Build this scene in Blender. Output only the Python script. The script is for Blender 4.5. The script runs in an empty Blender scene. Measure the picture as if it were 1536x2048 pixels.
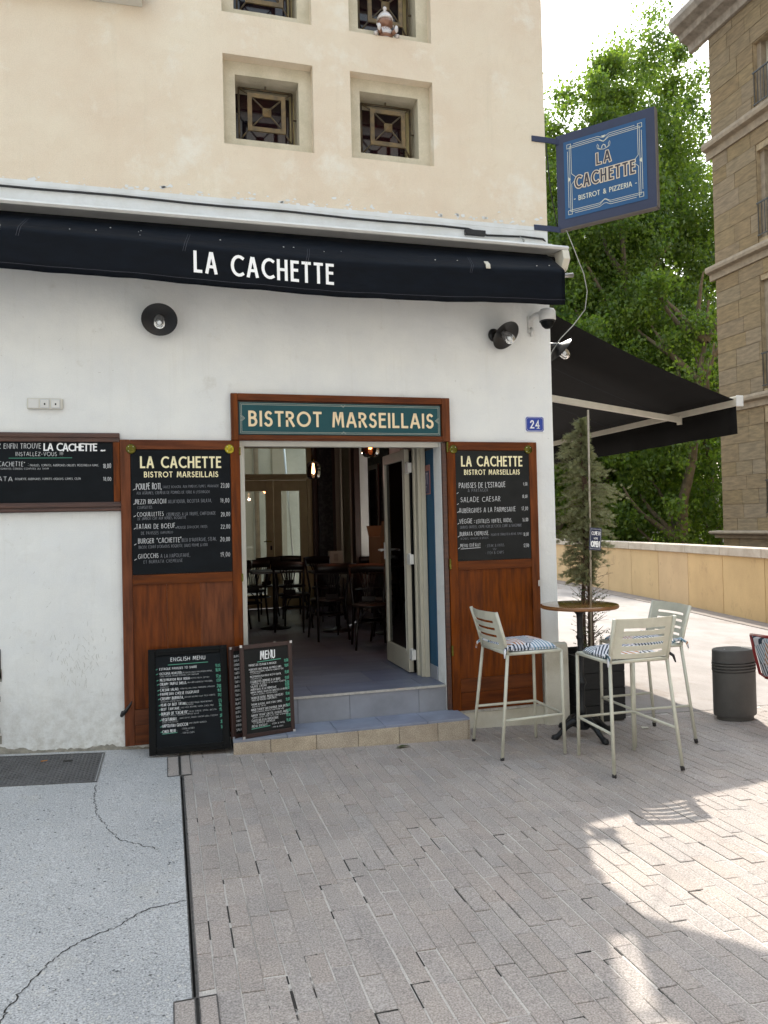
import bpy, math, random
from mathutils import Vector, Matrix, Euler
SC = bpy.context.scene
COL = SC.collection
R = math.radians
rng = random.Random(7)

# ---------------------------------------------------------------- camera
cam_d = bpy.data.cameras.new('camera')
cam = bpy.data.objects.new('camera', cam_d); COL.objects.link(cam)
cam_d.sensor_fit = 'VERTICAL'; cam_d.sensor_height = 24.0
cam_d.lens = 24.0 * 1538 / 2048
cam_d.clip_start = 0.05; cam_d.clip_end = 2000
def aim(yaw, pitch, roll):
    f0 = Vector((math.sin(yaw), math.cos(yaw), 0)); r0 = Vector((math.cos(yaw), -math.sin(yaw), 0)); up = Vector((0, 0, 1))
    f = f0 * math.cos(pitch) + up * math.sin(pitch); u = up * math.cos(pitch) - f0 * math.sin(pitch)
    r = r0 * math.cos(roll) + u * math.sin(roll); u2 = u * math.cos(roll) - r0 * math.sin(roll)
    return Matrix((r, u2, -f)).transposed().to_4x4()
CAM = Vector((0, -5.905, 1.72))
cam.matrix_world = Matrix.Translation(CAM) @ aim(0.27639, 0.01728, -0.02361)
SC.camera = cam

# ---------------------------------------------------------------- world, sun, exposure
SUN_DIR = Vector((0.356, 0.742, 1.0)).normalized()        # towards the sun
elev = math.asin(SUN_DIR.z); az = math.atan2(SUN_DIR.x, SUN_DIR.y)
W = bpy.data.worlds.new('World'); SC.world = W; W.use_nodes = True
nt = W.node_tree; nt.nodes.clear()
sky = nt.nodes.new('ShaderNodeTexSky'); sky.sky_type = 'NISHITA'; sky.sun_disc = False
sky.sun_elevation = elev; sky.sun_rotation = az
sky.air_density = 4.0; sky.dust_density = 3.0; sky.ozone_density = 1.0
bg = nt.nodes.new('ShaderNodeBackground'); bg.inputs['Strength'].default_value = 0.15
wo = nt.nodes.new('ShaderNodeOutputWorld')
veil = nt.nodes.new('ShaderNodeHueSaturation'); veil.inputs['Saturation'].default_value = 0.50
warm = nt.nodes.new('ShaderNodeVectorMath'); warm.operation = 'MULTIPLY'; warm.inputs[1].default_value = (0.93, 1.0, 1.17)
nt.links.new(sky.outputs[0], veil.inputs['Color']); nt.links.new(veil.outputs[0], warm.inputs[0])
nt.links.new(warm.outputs[0], bg.inputs[0]); nt.links.new(bg.outputs[0], wo.inputs[0])
sun_d = bpy.data.lights.new('sun', 'SUN'); sun_d.energy = 2.6; sun_d.angle = R(0.6); sun_d.color = (1.0, 0.94, 0.84)
sun = bpy.data.objects.new('sun', sun_d); COL.objects.link(sun)
sun.rotation_euler = SUN_DIR.to_track_quat('Z', 'Y').to_euler(); sun.location = (6, 12, 20)
SC.view_settings.view_transform = 'Standard'; SC.view_settings.look = 'None'
SC.view_settings.exposure = 1.38; SC.view_settings.gamma = 1.0; SC.view_settings.use_curve_mapping = False
SC.cycles.max_bounces = 10; SC.cycles.diffuse_bounces = 6; SC.cycles.transparent_max_bounces = 16
SC.cycles.use_denoising = True

# ---------------------------------------------------------------- materials
MT = {}
def mat(name, col, rough=0.6, metal=0.0, var=0.0, vscale=6.0, col2=None, bump=0.0, bscale=40.0, fine=0.0,
        stretch=None, spec=0.5, trans=0.0, coat=0.0, alpha=1.0, rand=0.0, emis=None, estr=0.0, island=False, stain=None, contrast=(0.35, 0.65), foot=None, streak=None):
    m = bpy.data.materials.new(name); m.use_nodes = True; t = m.node_tree; N = t.nodes; L = t.links
    b = N['Principled BSDF']
    b.inputs['Roughness'].default_value = rough; b.inputs['Metallic'].default_value = metal
    b.inputs['Specular IOR Level'].default_value = spec; b.inputs['Transmission Weight'].default_value = trans
    b.inputs['Coat Weight'].default_value = coat; b.inputs['Alpha'].default_value = alpha
    if emis: b.inputs['Emission Color'].default_value = (*emis, 1); b.inputs['Emission Strength'].default_value = estr
    geo = N.new('ShaderNodeNewGeometry'); mp = N.new('ShaderNodeMapping'); L.new(geo.outputs['Position'], mp.inputs[0])
    if stretch: mp.inputs['Scale'].default_value = stretch
    cur = None
    rgb = N.new('ShaderNodeRGB'); rgb.outputs[0].default_value = (*col, 1); cur = rgb.outputs[0]
    if col2 or var:
        n = N.new('ShaderNodeTexNoise'); n.inputs['Scale'].default_value = vscale; n.inputs['Detail'].default_value = 6; n.inputs['Roughness'].default_value = 0.6
        L.new(mp.outputs[0], n.inputs['Vector'])
        mr = N.new('ShaderNodeMapRange'); mr.inputs[1].default_value = contrast[0]; mr.inputs[2].default_value = contrast[1]
        L.new(n.outputs[0], mr.inputs[0])
        mx = N.new('ShaderNodeMix'); mx.data_type = 'RGBA'
        c2 = col2 or tuple(c * (1 - var) for c in col)
        mx.inputs[6].default_value = (*col, 1); mx.inputs[7].default_value = (*c2, 1)
        L.new(mr.outputs[0], mx.inputs[0]); cur = mx.outputs[2]
    if stain:      # (colour, scale, threshold lo, hi)
        n = N.new('ShaderNodeTexNoise'); n.inputs['Scale'].default_value = stain[1]; n.inputs['Detail'].default_value = 9; n.inputs['Roughness'].default_value = 0.7
        L.new(mp.outputs[0], n.inputs['Vector'])
        mr = N.new('ShaderNodeMapRange'); mr.inputs[1].default_value = stain[2]; mr.inputs[2].default_value = stain[3]
        L.new(n.outputs[0], mr.inputs[0])
        mx = N.new('ShaderNodeMix'); mx.data_type = 'RGBA'; L.new(mr.outputs[0], mx.inputs[0]); L.new(cur, mx.inputs[6]); mx.inputs[7].default_value = (*stain[0], 1); cur = mx.outputs[2]
    if streak:     # (colour, amount): thin vertical run-off marks
        mp2 = N.new('ShaderNodeMapping'); mp2.inputs['Scale'].default_value = (9, 9, .55); L.new(geo.outputs['Position'], mp2.inputs[0])
        n = N.new('ShaderNodeTexNoise'); n.inputs['Scale'].default_value = 1.6; n.inputs['Detail'].default_value = 8; n.inputs['Roughness'].default_value = 0.65; L.new(mp2.outputs[0], n.inputs['Vector'])
        mr = N.new('ShaderNodeMapRange'); mr.inputs[1].default_value = 0.56; mr.inputs[2].default_value = 0.80; mr.inputs[4].default_value = streak[1]; L.new(n.outputs[0], mr.inputs[0])
        mx = N.new('ShaderNodeMix'); mx.data_type = 'RGBA'; L.new(mr.outputs[0], mx.inputs[0]); L.new(cur, mx.inputs[6]); mx.inputs[7].default_value = (*streak[0], 1); cur = mx.outputs[2]
    if foot:       # (colour, height): mud splashed up from the street
        sx = N.new('ShaderNodeSeparateXYZ'); L.new(geo.outputs['Position'], sx.inputs[0])
        mr = N.new('ShaderNodeMapRange'); mr.inputs[1].default_value = foot[1]; mr.inputs[2].default_value = .05; L.new(sx.outputs[2], mr.inputs[0])
        n = N.new('ShaderNodeTexNoise'); n.inputs['Scale'].default_value = 14; n.inputs['Detail'].default_value = 9; n.inputs['Roughness'].default_value = 0.75; L.new(geo.outputs['Position'], n.inputs['Vector'])
        m2 = N.new('ShaderNodeMapRange'); m2.inputs[1].default_value = 0.42; m2.inputs[2].default_value = 0.62; L.new(n.outputs[0], m2.inputs[0])
        mu = N.new('ShaderNodeMath'); mu.operation = 'MULTIPLY'; L.new(mr.outputs[0], mu.inputs[0]); L.new(m2.outputs[0], mu.inputs[1])
        mu2 = N.new('ShaderNodeMath'); mu2.operation = 'MULTIPLY'; mu2.inputs[1].default_value = .75; L.new(mu.outputs[0], mu2.inputs[0])
        mx = N.new('ShaderNodeMix'); mx.data_type = 'RGBA'; L.new(mu2.outputs[0], mx.inputs[0]); L.new(cur, mx.inputs[6]); mx.inputs[7].default_value = (*foot[0], 1); cur = mx.outputs[2]
    if fine:
        n = N.new('ShaderNodeTexNoise'); n.inputs['Scale'].default_value = 150; n.inputs['Detail'].default_value = 2
        L.new(geo.outputs['Position'], n.inputs['Vector'])
        mr = N.new('ShaderNodeMapRange'); mr.inputs[1].default_value = 0.3; mr.inputs[2].default_value = 0.7; mr.inputs[3].default_value = 1 - fine; mr.inputs[4].default_value = 1 + fine
        L.new(n.outputs[0], mr.inputs[0])
        mx = N.new('ShaderNodeVectorMath'); mx.operation = 'SCALE'; L.new(cur, mx.inputs[0]); L.new(mr.outputs[0], mx.inputs['Scale']); cur = mx.outputs[0]
    if rand:
        oi = N.new('ShaderNodeObjectInfo'); ad = N.new('ShaderNodeMath'); ad.operation = 'ADD'
        L.new(oi.outputs['Random'], ad.inputs[0]); L.new(geo.outputs['Random Per Island'], ad.inputs[1])
        fr = N.new('ShaderNodeMath'); fr.operation = 'FRACT'; L.new(ad.outputs[0], fr.inputs[0])
        wn = N.new('ShaderNodeTexWhiteNoise'); wn.noise_dimensions = '1D'; L.new(fr.outputs[0], wn.inputs['W'])
        hs = N.new('ShaderNodeHueSaturation'); L.new(cur, hs.inputs['Color'])
        mr = N.new('ShaderNodeMapRange'); mr.inputs[3].default_value = 1 - rand; mr.inputs[4].default_value = 1 + rand; L.new(fr.outputs[0], mr.inputs[0]); L.new(mr.outputs[0], hs.inputs['Value'])
        m2 = N.new('ShaderNodeMapRange'); m2.inputs[3].default_value = 1 - rand * 2.6; m2.inputs[4].default_value = 1 + rand * 2.6; L.new(wn.outputs[0], m2.inputs[0]); L.new(m2.outputs[0], hs.inputs['Saturation'])
        m3 = N.new('ShaderNodeMapRange'); m3.inputs[3].default_value = 0.5 - rand * 0.08; m3.inputs[4].default_value = 0.5 + rand * 0.08; L.new(wn.outputs[1], m3.inputs[0]); L.new(m3.outputs[0], hs.inputs['Hue'])
        cur = hs.outputs[0]
    L.new(cur, b.inputs['Base Color'])
    if bump:
        n = N.new('ShaderNodeTexNoise'); n.inputs['Scale'].default_value = bscale; n.inputs['Detail'].default_value = 6
        L.new(mp.outputs[0], n.inputs['Vector'])
        bp = N.new('ShaderNodeBump'); bp.inputs['Strength'].default_value = 1.0; bp.inputs['Distance'].default_value = bump
        L.new(n.outputs[0], bp.inputs['Height']); L.new(bp.outputs[0], b.inputs['Normal'])
    MT[name] = m; return m

mat('cream_render', (0.75, 0.665, 0.53), 0.9, col2=(0.70, 0.585, 0.455), vscale=1.2, bump=0.022, bscale=5, fine=0.06, stain=((0.78, 0.73, 0.63), 1.9, 0.54, 0.68), spec=0.2, streak=((0.60, 0.53, 0.41), .40))
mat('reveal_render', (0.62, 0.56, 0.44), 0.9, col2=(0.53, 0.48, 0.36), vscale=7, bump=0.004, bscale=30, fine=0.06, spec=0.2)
mat('white_render', (0.80, 0.81, 0.79), 0.75, col2=(0.735, 0.75, 0.75), vscale=2.6, bump=0.020, bscale=4.5, fine=0.03, stain=((0.60, 0.59, 0.54), 4.5, 0.60, 0.80), spec=0.25, foot=((0.42, 0.40, 0.35), .75), streak=((0.62, 0.61, 0.56), .35))
mat('band_render', (0.74, 0.76, 0.77), 0.75, col2=(0.66, 0.67, 0.66), vscale=5, bump=0.004, bscale=20, spec=0.25, stain=((0.42, 0.40, 0.36), 9, 0.66, 0.85))
mat('plinth_render', (0.66, 0.64, 0.56), 0.85, col2=(0.50, 0.47, 0.38), vscale=3, bump=0.004, bscale=25, fine=0.05, stain=((0.33, 0.32, 0.28), 7, 0.62, 0.85))
mat('scuff', (0.50, 0.50, 0.47), 0.9)
mat('bare_mortar', (0.36, 0.34, 0.29), 0.95, col2=(0.22, 0.21, 0.18), vscale=20, bump=0.008, bscale=50)
mat('navy_canvas', (0.0022, 0.0046, 0.0095), 0.62, var=0.35, vscale=10, bump=0.006, bscale=7, stretch=(0.7, 1, 1.8), spec=0.14)
mat('black_canvas', (0.011, 0.0105, 0.0105), 0.85, var=0.2, vscale=4, bump=0.001, bscale=20, spec=0.2)
mat('stitch', (0.09, 0.09, 0.11), 0.8)
mat('white_metal', (0.72, 0.72, 0.70), 0.45, var=0.12, vscale=8, spec=0.4)
mat('cream_metal', (0.66, 0.62, 0.52), 0.4, var=0.08, vscale=8)
mat('silver', (0.55, 0.56, 0.57), 0.35, metal=0.8)
mat('varnished_wood', (0.185, 0.050, 0.012), 0.38, col2=(0.085, 0.023, 0.007), vscale=6, stretch=(5, 1, 0.55), bump=0.0006, bscale=60, coat=0.03, spec=0.14, rand=0.03)
mat('varnished_rail', (0.155, 0.043, 0.012), 0.38, col2=(0.078, 0.022, 0.008), vscale=6, stretch=(0.55, 1, 5), bump=0.0006, bscale=60, coat=0.03, spec=0.14, rand=0.03)
mat('dark_moulding', (0.085, 0.030, 0.016), 0.4, col2=(0.045, 0.016, 0.011), vscale=9, stretch=(0.5, 1, 6), coat=0.15)
mat('slate', (0.0075, 0.010, 0.013), 0.6, var=0.35, vscale=5, stretch=(1, 1, 2), spec=0.13)
mat('slate_grey', (0.018, 0.019, 0.019), 0.55, var=0.3, vscale=5, spec=0.18)
mat('black_frame', (0.003, 0.004, 0.005), 0.4, var=0.3, vscale=30, spec=0.13)
mat('brown_frame', (0.042, 0.018, 0.015), 0.4, var=0.3, vscale=20, stretch=(1, 1, 0.3))
mat('chalk', (0.60, 0.61, 0.62), 0.9); mat('chalk_faint', (0.26, 0.27, 0.30), 0.9); mat('chalk_bright', (0.86, 0.87, 0.88), 0.8)
mat('chalk_green', (0.10, 0.34, 0.24), 0.9)
mat('gold_lettering', (0.87, 0.79, 0.50), 0.6); mat('cream_lettering', (0.84, 0.67, 0.43), 0.6); mat('white_lettering', (0.93, 0.93, 0.93), 0.6)
mat('brass_dark', (0.12, 0.11, 0.012), 0.22, metal=0.7, var=0.3, vscale=30)
mat('brass', (0.40, 0.34, 0.03), 0.2, metal=0.8, var=0.5, vscale=40)
mat('teal', (0.008, 0.068, 0.080), 0.5, spec=0.3); mat('sign_line', (0.40, 0.42, 0.36), 0.5)
mat('sign_blue', (0.030, 0.095, 0.215), 0.6, spec=0.25); mat('sign_border', (0.028, 0.038, 0.085), 0.6, var=0.15, vscale=9); mat('sign_metal', (0.12, 0.105, 0.095), 0.6)
mat('sign_dark', (0.040, 0.034, 0.050), 0.5); mat('sign_cream', (0.66, 0.56, 0.44), 0.6); mat('sign_pale', (0.62, 0.62, 0.52), 0.6)
mat('enamel_blue', (0.012, 0.04, 0.30), 0.2); mat('enamel_white', (0.8, 0.82, 0.85), 0.3)
mat('bronze', (0.12, 0.083, 0.038), 0.5, metal=0.3, col2=(0.055, 0.044, 0.032), vscale=20, bump=0.001, bscale=80)
mat('bronze_light', (0.19, 0.125, 0.050), 0.5, metal=0.2, col2=(0.09, 0.066, 0.035), vscale=14)
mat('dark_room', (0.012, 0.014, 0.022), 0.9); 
mat('stained_glass', (0.012, 0.010, 0.016), 0.08, col2=(0.03, 0.007, 0.008), vscale=4, spec=0.6)
mat('black_metal', (0.010, 0.010, 0.011), 0.38, var=0.2, vscale=20)
mat('cast_iron', (0.012, 0.014, 0.017), 0.45, metal=0.2, var=0.3, vscale=30, bump=0.0015, bscale=90)
mat('chair_paint', (0.57, 0.56, 0.465), 0.5, col2=(0.50, 0.49, 0.41), vscale=12, stain=((0.16, 0.10, 0.06), 16, 0.72, 0.80))
mat('rubber', (0.02, 0.017, 0.016), 0.8); mat('red_paint', (0.25, 0.012, 0.014), 0.3, coat=0.3)
mat('table_wood', (0.27, 0.125, 0.035), 0.14, col2=(0.17, 0.072, 0.022), vscale=6, stretch=(1, 6, 1), coat=0.7)
mat('table_edge', (0.26, 0.11, 0.035), 0.4, var=0.3, vscale=10)
mat('black_wood', (0.011, 0.012, 0.013), 0.6, var=0.4, vscale=10, stretch=(1, 1, 4), bump=0.002, bscale=30)
mat('cafe_wood', (0.012, 0.007, 0.005), 0.4, var=0.3, vscale=10); mat('cafe_wood_red', (0.028, 0.011, 0.006), 0.35, var=0.3, vscale=10)
mat('floor_tile', (0.16, 0.18, 0.24), 0.40, col2=(0.12, 0.135, 0.18), vscale=3, rand=0.08, bump=0.0005, bscale=30, stretch=(1, 3, 1))
mat('step_tile', (0.26, 0.29, 0.37), 0.5, col2=(0.20, 0.22, 0.28), vscale=5, rand=0.08, bump=0.0008, bscale=60)
mat('riser_tile', (0.27, 0.285, 0.33), 0.55, col2=(0.21, 0.22, 0.25), vscale=4, rand=0.05)
mat('joint_dark', (0.035, 0.035, 0.038), 0.9); mat('tile_edge', (0.50, 0.48, 0.44), 0.5, var=0.3, vscale=40)
mat('step_stone', (0.45, 0.385, 0.31), 0.85, col2=(0.35, 0.295, 0.235), vscale=9, fine=0.34, rand=0.08, bump=0.003, bscale=60)
mat('paver', (0.375, 0.325, 0.292), 0.8, col2=(0.32, 0.285, 0.262), vscale=3.5, fine=0.36, rand=0.05, bump=0.0015, bscale=120, stain=((0.30, 0.265, 0.24), 1.7, 0.58, 0.85), spec=0.3)
mat('paver_joint', (0.50, 0.46, 0.42), 0.95, fine=0.2, stain=((0.035, 0.03, 0.027), 2.3, 0.60, 0.63), bump=0.002, bscale=80)
mat('alley_stone', (0.31, 0.28, 0.265), 0.8, col2=(0.245, 0.22, 0.205), vscale=2.4, fine=0.12, stain=((0.20, 0.165, 0.14), 1.1, 0.53, 0.66), stretch=(1, 0.6, 1), bump=0.003, bscale=40)
mat('gutter_stone', (0.25, 0.21, 0.18), 0.9, col2=(0.18, 0.155, 0.14), vscale=5, fine=0.1, bump=0.003, bscale=40)
mat('concrete', (0.46, 0.455, 0.45), 0.85, col2=(0.37, 0.37, 0.37), vscale=1.1, fine=0.42, stain=((0.45, 0.43, 0.39), 3.0, 0.55, 0.8), bump=0.004, bscale=70, spec=0.3)
mat('gravel_fleck', (0.56, 0.54, 0.50), 0.8); mat('gravel_dark', (0.10, 0.10, 0.10), 0.8)
mat('iron_cover', (0.13, 0.128, 0.13), 0.55, metal=0.2, col2=(0.09, 0.088, 0.088), vscale=9, bump=0.002, bscale=80)
mat('drain_steel', (0.16, 0.155, 0.15), 0.45, metal=0.5, var=0.5, vscale=40)
mat('crack_dark', (0.030, 0.027, 0.024), 1.0)
mat('stone_wall', (0.285, 0.212, 0.130), 0.92, col2=(0.185, 0.140, 0.090), vscale=4, stretch=(1, 0.7, 3.4), rand=0.045, bump=0.012, bscale=22, fine=0.05, spec=0.2)
mat('stone_mortar', (0.42, 0.32, 0.20), 0.95, col2=(0.25, 0.19, 0.12), vscale=6)
mat('stone_trim', (0.34, 0.27, 0.195), 0.85, col2=(0.24, 0.19, 0.14), vscale=6, bump=0.006, bscale=20)
mat('cornice_stone', (0.38, 0.33, 0.28), 0.85, col2=(0.24, 0.205, 0.175), vscale=5, bump=0.010, bscale=15)
mat('parapet_ochre', (0.575, 0.40, 0.215), 0.88, col2=(0.50, 0.345, 0.185), vscale=1.6, fine=0.05, stain=((0.30, 0.20, 0.11), 3.5, 0.58, 0.82), bump=0.003, bscale=30, rand=0.04, stretch=(1, 1, 0.7))
mat('coping_stone', (0.52, 0.45, 0.37), 0.8, col2=(0.40, 0.33, 0.26), vscale=4, fine=0.1, rand=0.06)
mat('far_wall', (0.30, 0.265, 0.22), 0.9, var=0.2, vscale=1); mat('lower_earth', (0.09, 0.08, 0.065), 0.95, var=0.4, vscale=1)
mat('courtyard_wall', (0.74, 0.75, 0.69), 0.9, col2=(0.58, 0.59, 0.54), vscale=2, bump=0.01, bscale=5); mat('courtyard_band', (0.50, 0.47, 0.40), 0.9)
mat('bounce_render', (0.44, 0.44, 0.43), 0.9, var=0.1, vscale=1)
mat('olive_frame', (0.50, 0.42, 0.22), 0.45, var=0.15, vscale=6); mat('cream_frame', (0.50, 0.47, 0.38), 0.45, var=0.08, vscale=8)
mat('white_frame', (0.62, 0.61, 0.55), 0.45, var=0.06, vscale=8)
mat('blue_wall', (0.012, 0.080, 0.160), 0.6, var=0.15, vscale=5); mat('wallpaper', (0.006, 0.007, 0.009), 0.6, col2=(0.030, 0.032, 0.030), vscale=18, contrast=(0.5, 0.55))
mat('inner_wall', (0.13, 0.11, 0.085), 0.8); mat('inner_brown', (0.055, 0.020, 0.012), 0.4, var=0.3, vscale=5); mat('ceiling_paint', (0.30, 0.28, 0.25), 0.9)
mat('cardboard', (0.20, 0.125, 0.065), 0.8, var=0.12, vscale=5); mat('paper_white', (0.65, 0.62, 0.52), 0.7); mat('red_plastic', (0.55, 0.02, 0.03), 0.3)
mat('poster_violet', (0.03, 0.025, 0.09), 0.4); mat('poster_pink', (0.35, 0.14, 0.12), 0.5); mat('poster_pale', (0.35, 0.33, 0.40), 0.5)
mat('lamp_glow', (1, 0.75, 0.4), 0.5, emis=(1.0, 0.66, 0.28), estr=5)
mat('lamp_glass', (0.92, 0.94, 0.95), 0.05, trans=0.92); mat('bulb_white', (0.80, 0.82, 0.85), 0.25)
mat('ceramic', (0.62, 0.57, 0.55), 0.15, metal=0.25, var=0.1, vscale=20); mat('ceramic_brown', (0.24, 0.12, 0.075), 0.18, metal=0.2)
mat('bollard_paint', (0.080, 0.077, 0.073), 0.6, var=0.2, vscale=9, bump=0.001, bscale=60)
mat('cable_grey', (0.35, 0.36, 0.34), 0.5); mat('cable_black', (0.012, 0.012, 0.013), 0.5); mat('bamboo', (0.42, 0.36, 0.28), 0.6, var=0.2, vscale=30)
mat('bark', (0.20, 0.155, 0.105), 0.9, col2=(0.105, 0.085, 0.06), vscale=5, bump=0.02, bscale=9); mat('shrub_bark', (0.11, 0.07, 0.05), 0.9, var=0.4, vscale=30)
mat('dry_twig', (0.20, 0.13, 0.085), 0.9, var=0.3, vscale=20)
mat('soil', (0.05, 0.035, 0.025), 1.0, bump=0.01, bscale=60); mat('butt_orange', (0.5, 0.22, 0.07), 0.8); mat('label_orange', (0.75, 0.14, 0.06), 0.6)
mat('ac_plastic', (0.62, 0.60, 0.54), 0.5); mat('fabric_black', (0.02, 0.02, 0.022), 0.9)

def glass_mat(name, col, rough=0.02, fac=0.12):
    m = bpy.data.materials.new(name); m.use_nodes = True; t = m.node_tree; N = t.nodes; L = t.links; N.clear()
    o = N.new('ShaderNodeOutputMaterial'); tr = N.new('ShaderNodeBsdfTransparent'); tr.inputs[0].default_value = (*col, 1)
    gl = N.new('ShaderNodeBsdfGlossy'); gl.inputs['Roughness'].default_value = rough
    fr = N.new('ShaderNodeFresnel'); fr.inputs[0].default_value = 1.5; ms = N.new('ShaderNodeMixShader')
    L.new(fr.outputs[0], ms.inputs[0]); L.new(tr.outputs[0], ms.inputs[1]); L.new(gl.outputs[0], ms.inputs[2]); L.new(ms.outputs[0], o.inputs[0]); MT[name] = m
glass_mat('window_glass', (0.86, 0.90, 0.87)); glass_mat('dark_glass', (0.10, 0.13, 0.15)); glass_mat('clear_glass', (0.93, 0.95, 0.95)); glass_mat('smoke_glass', (0.42, 0.32, 0.33), 0.08); glass_mat('amber_glass', (0.42, 0.13, 0.07), 0.08)

def leaf_mat(name, c1, c2, tl, mixf=0.45, rough=0.45):
    m = bpy.data.materials.new(name); m.use_nodes = True; t = m.node_tree; N = t.nodes; L = t.links
    b = N['Principled BSDF']; o = N['Material Output']; b.inputs['Roughness'].default_value = rough
    g = N.new('ShaderNodeNewGeometry'); oi = N.new('ShaderNodeObjectInfo'); ns = N.new('ShaderNodeTexNoise'); ns.inputs['Scale'].default_value = 0.55
    L.new(g.outputs['Position'], ns.inputs['Vector'])
    ad = N.new('ShaderNodeMath'); ad.operation = 'MULTIPLY_ADD'; ad.inputs[1].default_value = 0.55; L.new(g.outputs['Random Per Island'], ad.inputs[0]); L.new(ns.outputs[0], ad.inputs[2])
    mr = N.new('ShaderNodeMapRange'); mr.inputs[1].default_value = 0.35; mr.inputs[2].default_value = 1.15; L.new(ad.outputs[0], mr.inputs[0])
    mx = N.new('ShaderNodeMix'); mx.data_type = 'RGBA'; mx.inputs[6].default_value = (*c1, 1); mx.inputs[7].default_value = (*c2, 1); L.new(mr.outputs[0], mx.inputs[0])
    L.new(mx.outputs[2], b.inputs['Base Color'])
    ts = N.new('ShaderNodeBsdfTranslucent'); m2 = N.new('ShaderNodeMix'); m2.data_type = 'RGBA'; m2.blend_type = 'MULTIPLY'; m2.inputs[0].default_value = 1
    L.new(mx.outputs[2], m2.inputs[6]); m2.inputs[7].default_value = (*tl, 1); L.new(m2.outputs[2], ts.inputs[0])
    ms = N.new('ShaderNodeMixShader'); ms.inputs[0].default_value = mixf; L.new(b.outputs[0], ms.inputs[1]); L.new(ts.outputs[0], ms.inputs[2]); L.new(ms.outputs[0], o.inputs[0]); MT[name] = m
leaf_mat('plane_leaf', (0.050, 0.105, 0.022), (0.145, 0.20, 0.034), (2.1, 2.1, 1.0), 0.52)
leaf_mat('plane_leaf_dark', (0.048, 0.100, 0.024), (0.15, 0.21, 0.034), (2.4, 2.4, 1.0), 0.52)
leaf_mat('cypress_leaf', (0.19, 0.215, 0.115), (0.36, 0.36, 0.21), (1.3, 1.3, 0.8), 0.3, 0.7)
leaf_mat('shrub_leaf', (0.030, 0.062, 0.018), (0.065, 0.095, 0.030), (1.5, 1.5, 0.8), 0.3)

def cushion_mat(name, hue):
    m = bpy.data.materials.new(name); m.use_nodes = True; t = m.node_tree; N = t.nodes; L = t.links; b = N['Principled BSDF']; b.inputs['Roughness'].default_value = 0.85
    tc = N.new('ShaderNodeTexCoord'); mp = N.new('ShaderNodeMapping'); mp.inputs['Rotation'].default_value = (0.2, 0.1, 0.9 + hue); L.new(tc.outputs['Object'], mp.inputs[0])
    vo = N.new('ShaderNodeTexVoronoi'); vo.inputs['Scale'].default_value = 5.5; L.new(mp.outputs[0], vo.inputs['Vector'])
    # palm-frond stripes: direction changes from cell to cell
    vr = N.new('ShaderNodeVectorRotate'); vr.rotation_type = 'Z_AXIS'; L.new(mp.outputs[0], vr.inputs['Vector'])
    mu = N.new('ShaderNodeMath'); mu.operation = 'MULTIPLY'; mu.inputs[1].default_value = 9.0
    sp = N.new('ShaderNodeSeparateColor'); L.new(vo.outputs['Color'], sp.inputs[0]); L.new(sp.outputs[0], mu.inputs[0]); L.new(mu.outputs[0], vr.inputs['Angle'])
    wv = N.new('ShaderNodeTexWave'); wv.inputs['Scale'].default_value = 13; wv.inputs['Distortion'].default_value = 2.5; wv.inputs['Detail Scale'].default_value = 0.6; L.new(vr.outputs[0], wv.inputs['Vector'])
    rp = N.new('ShaderNodeMapRange'); rp.inputs[1].default_value = 0.46; rp.inputs[2].default_value = 0.62; L.new(wv.outputs[1], rp.inputs[0])
    cr = N.new('ShaderNodeValToRGB'); L.new(sp.outputs[1], cr.inputs[0]); cr.color_ramp.interpolation = 'CONSTANT'
    e = cr.color_ramp.elements; e[0].color = (0.03, 0.045, 0.07, 1); e[0].position = 0; e[1].color = (0.16, 0.28, 0.36, 1); e[1].position = 0.35
    for p, c in ((0.6, (0.42, 0.20, 0.09, 1)), (0.8, (0.05, 0.10, 0.12, 1))):
        q = e.new(p); q.color = c
    mx = N.new('ShaderNodeMix'); mx.data_type = 'RGBA'; L.new(rp.outputs[0], mx.inputs[0]); mx.inputs[6].default_value = (0.66, 0.66, 0.70, 1); L.new(cr.outputs[0], mx.inputs[7])
    L.new(mx.outputs[2], b.inputs['Base Color']); MT[name] = m
cushion_mat('palm_fabric', 0.0); cushion_mat('palm_fabric_b', 0.7)

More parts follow.
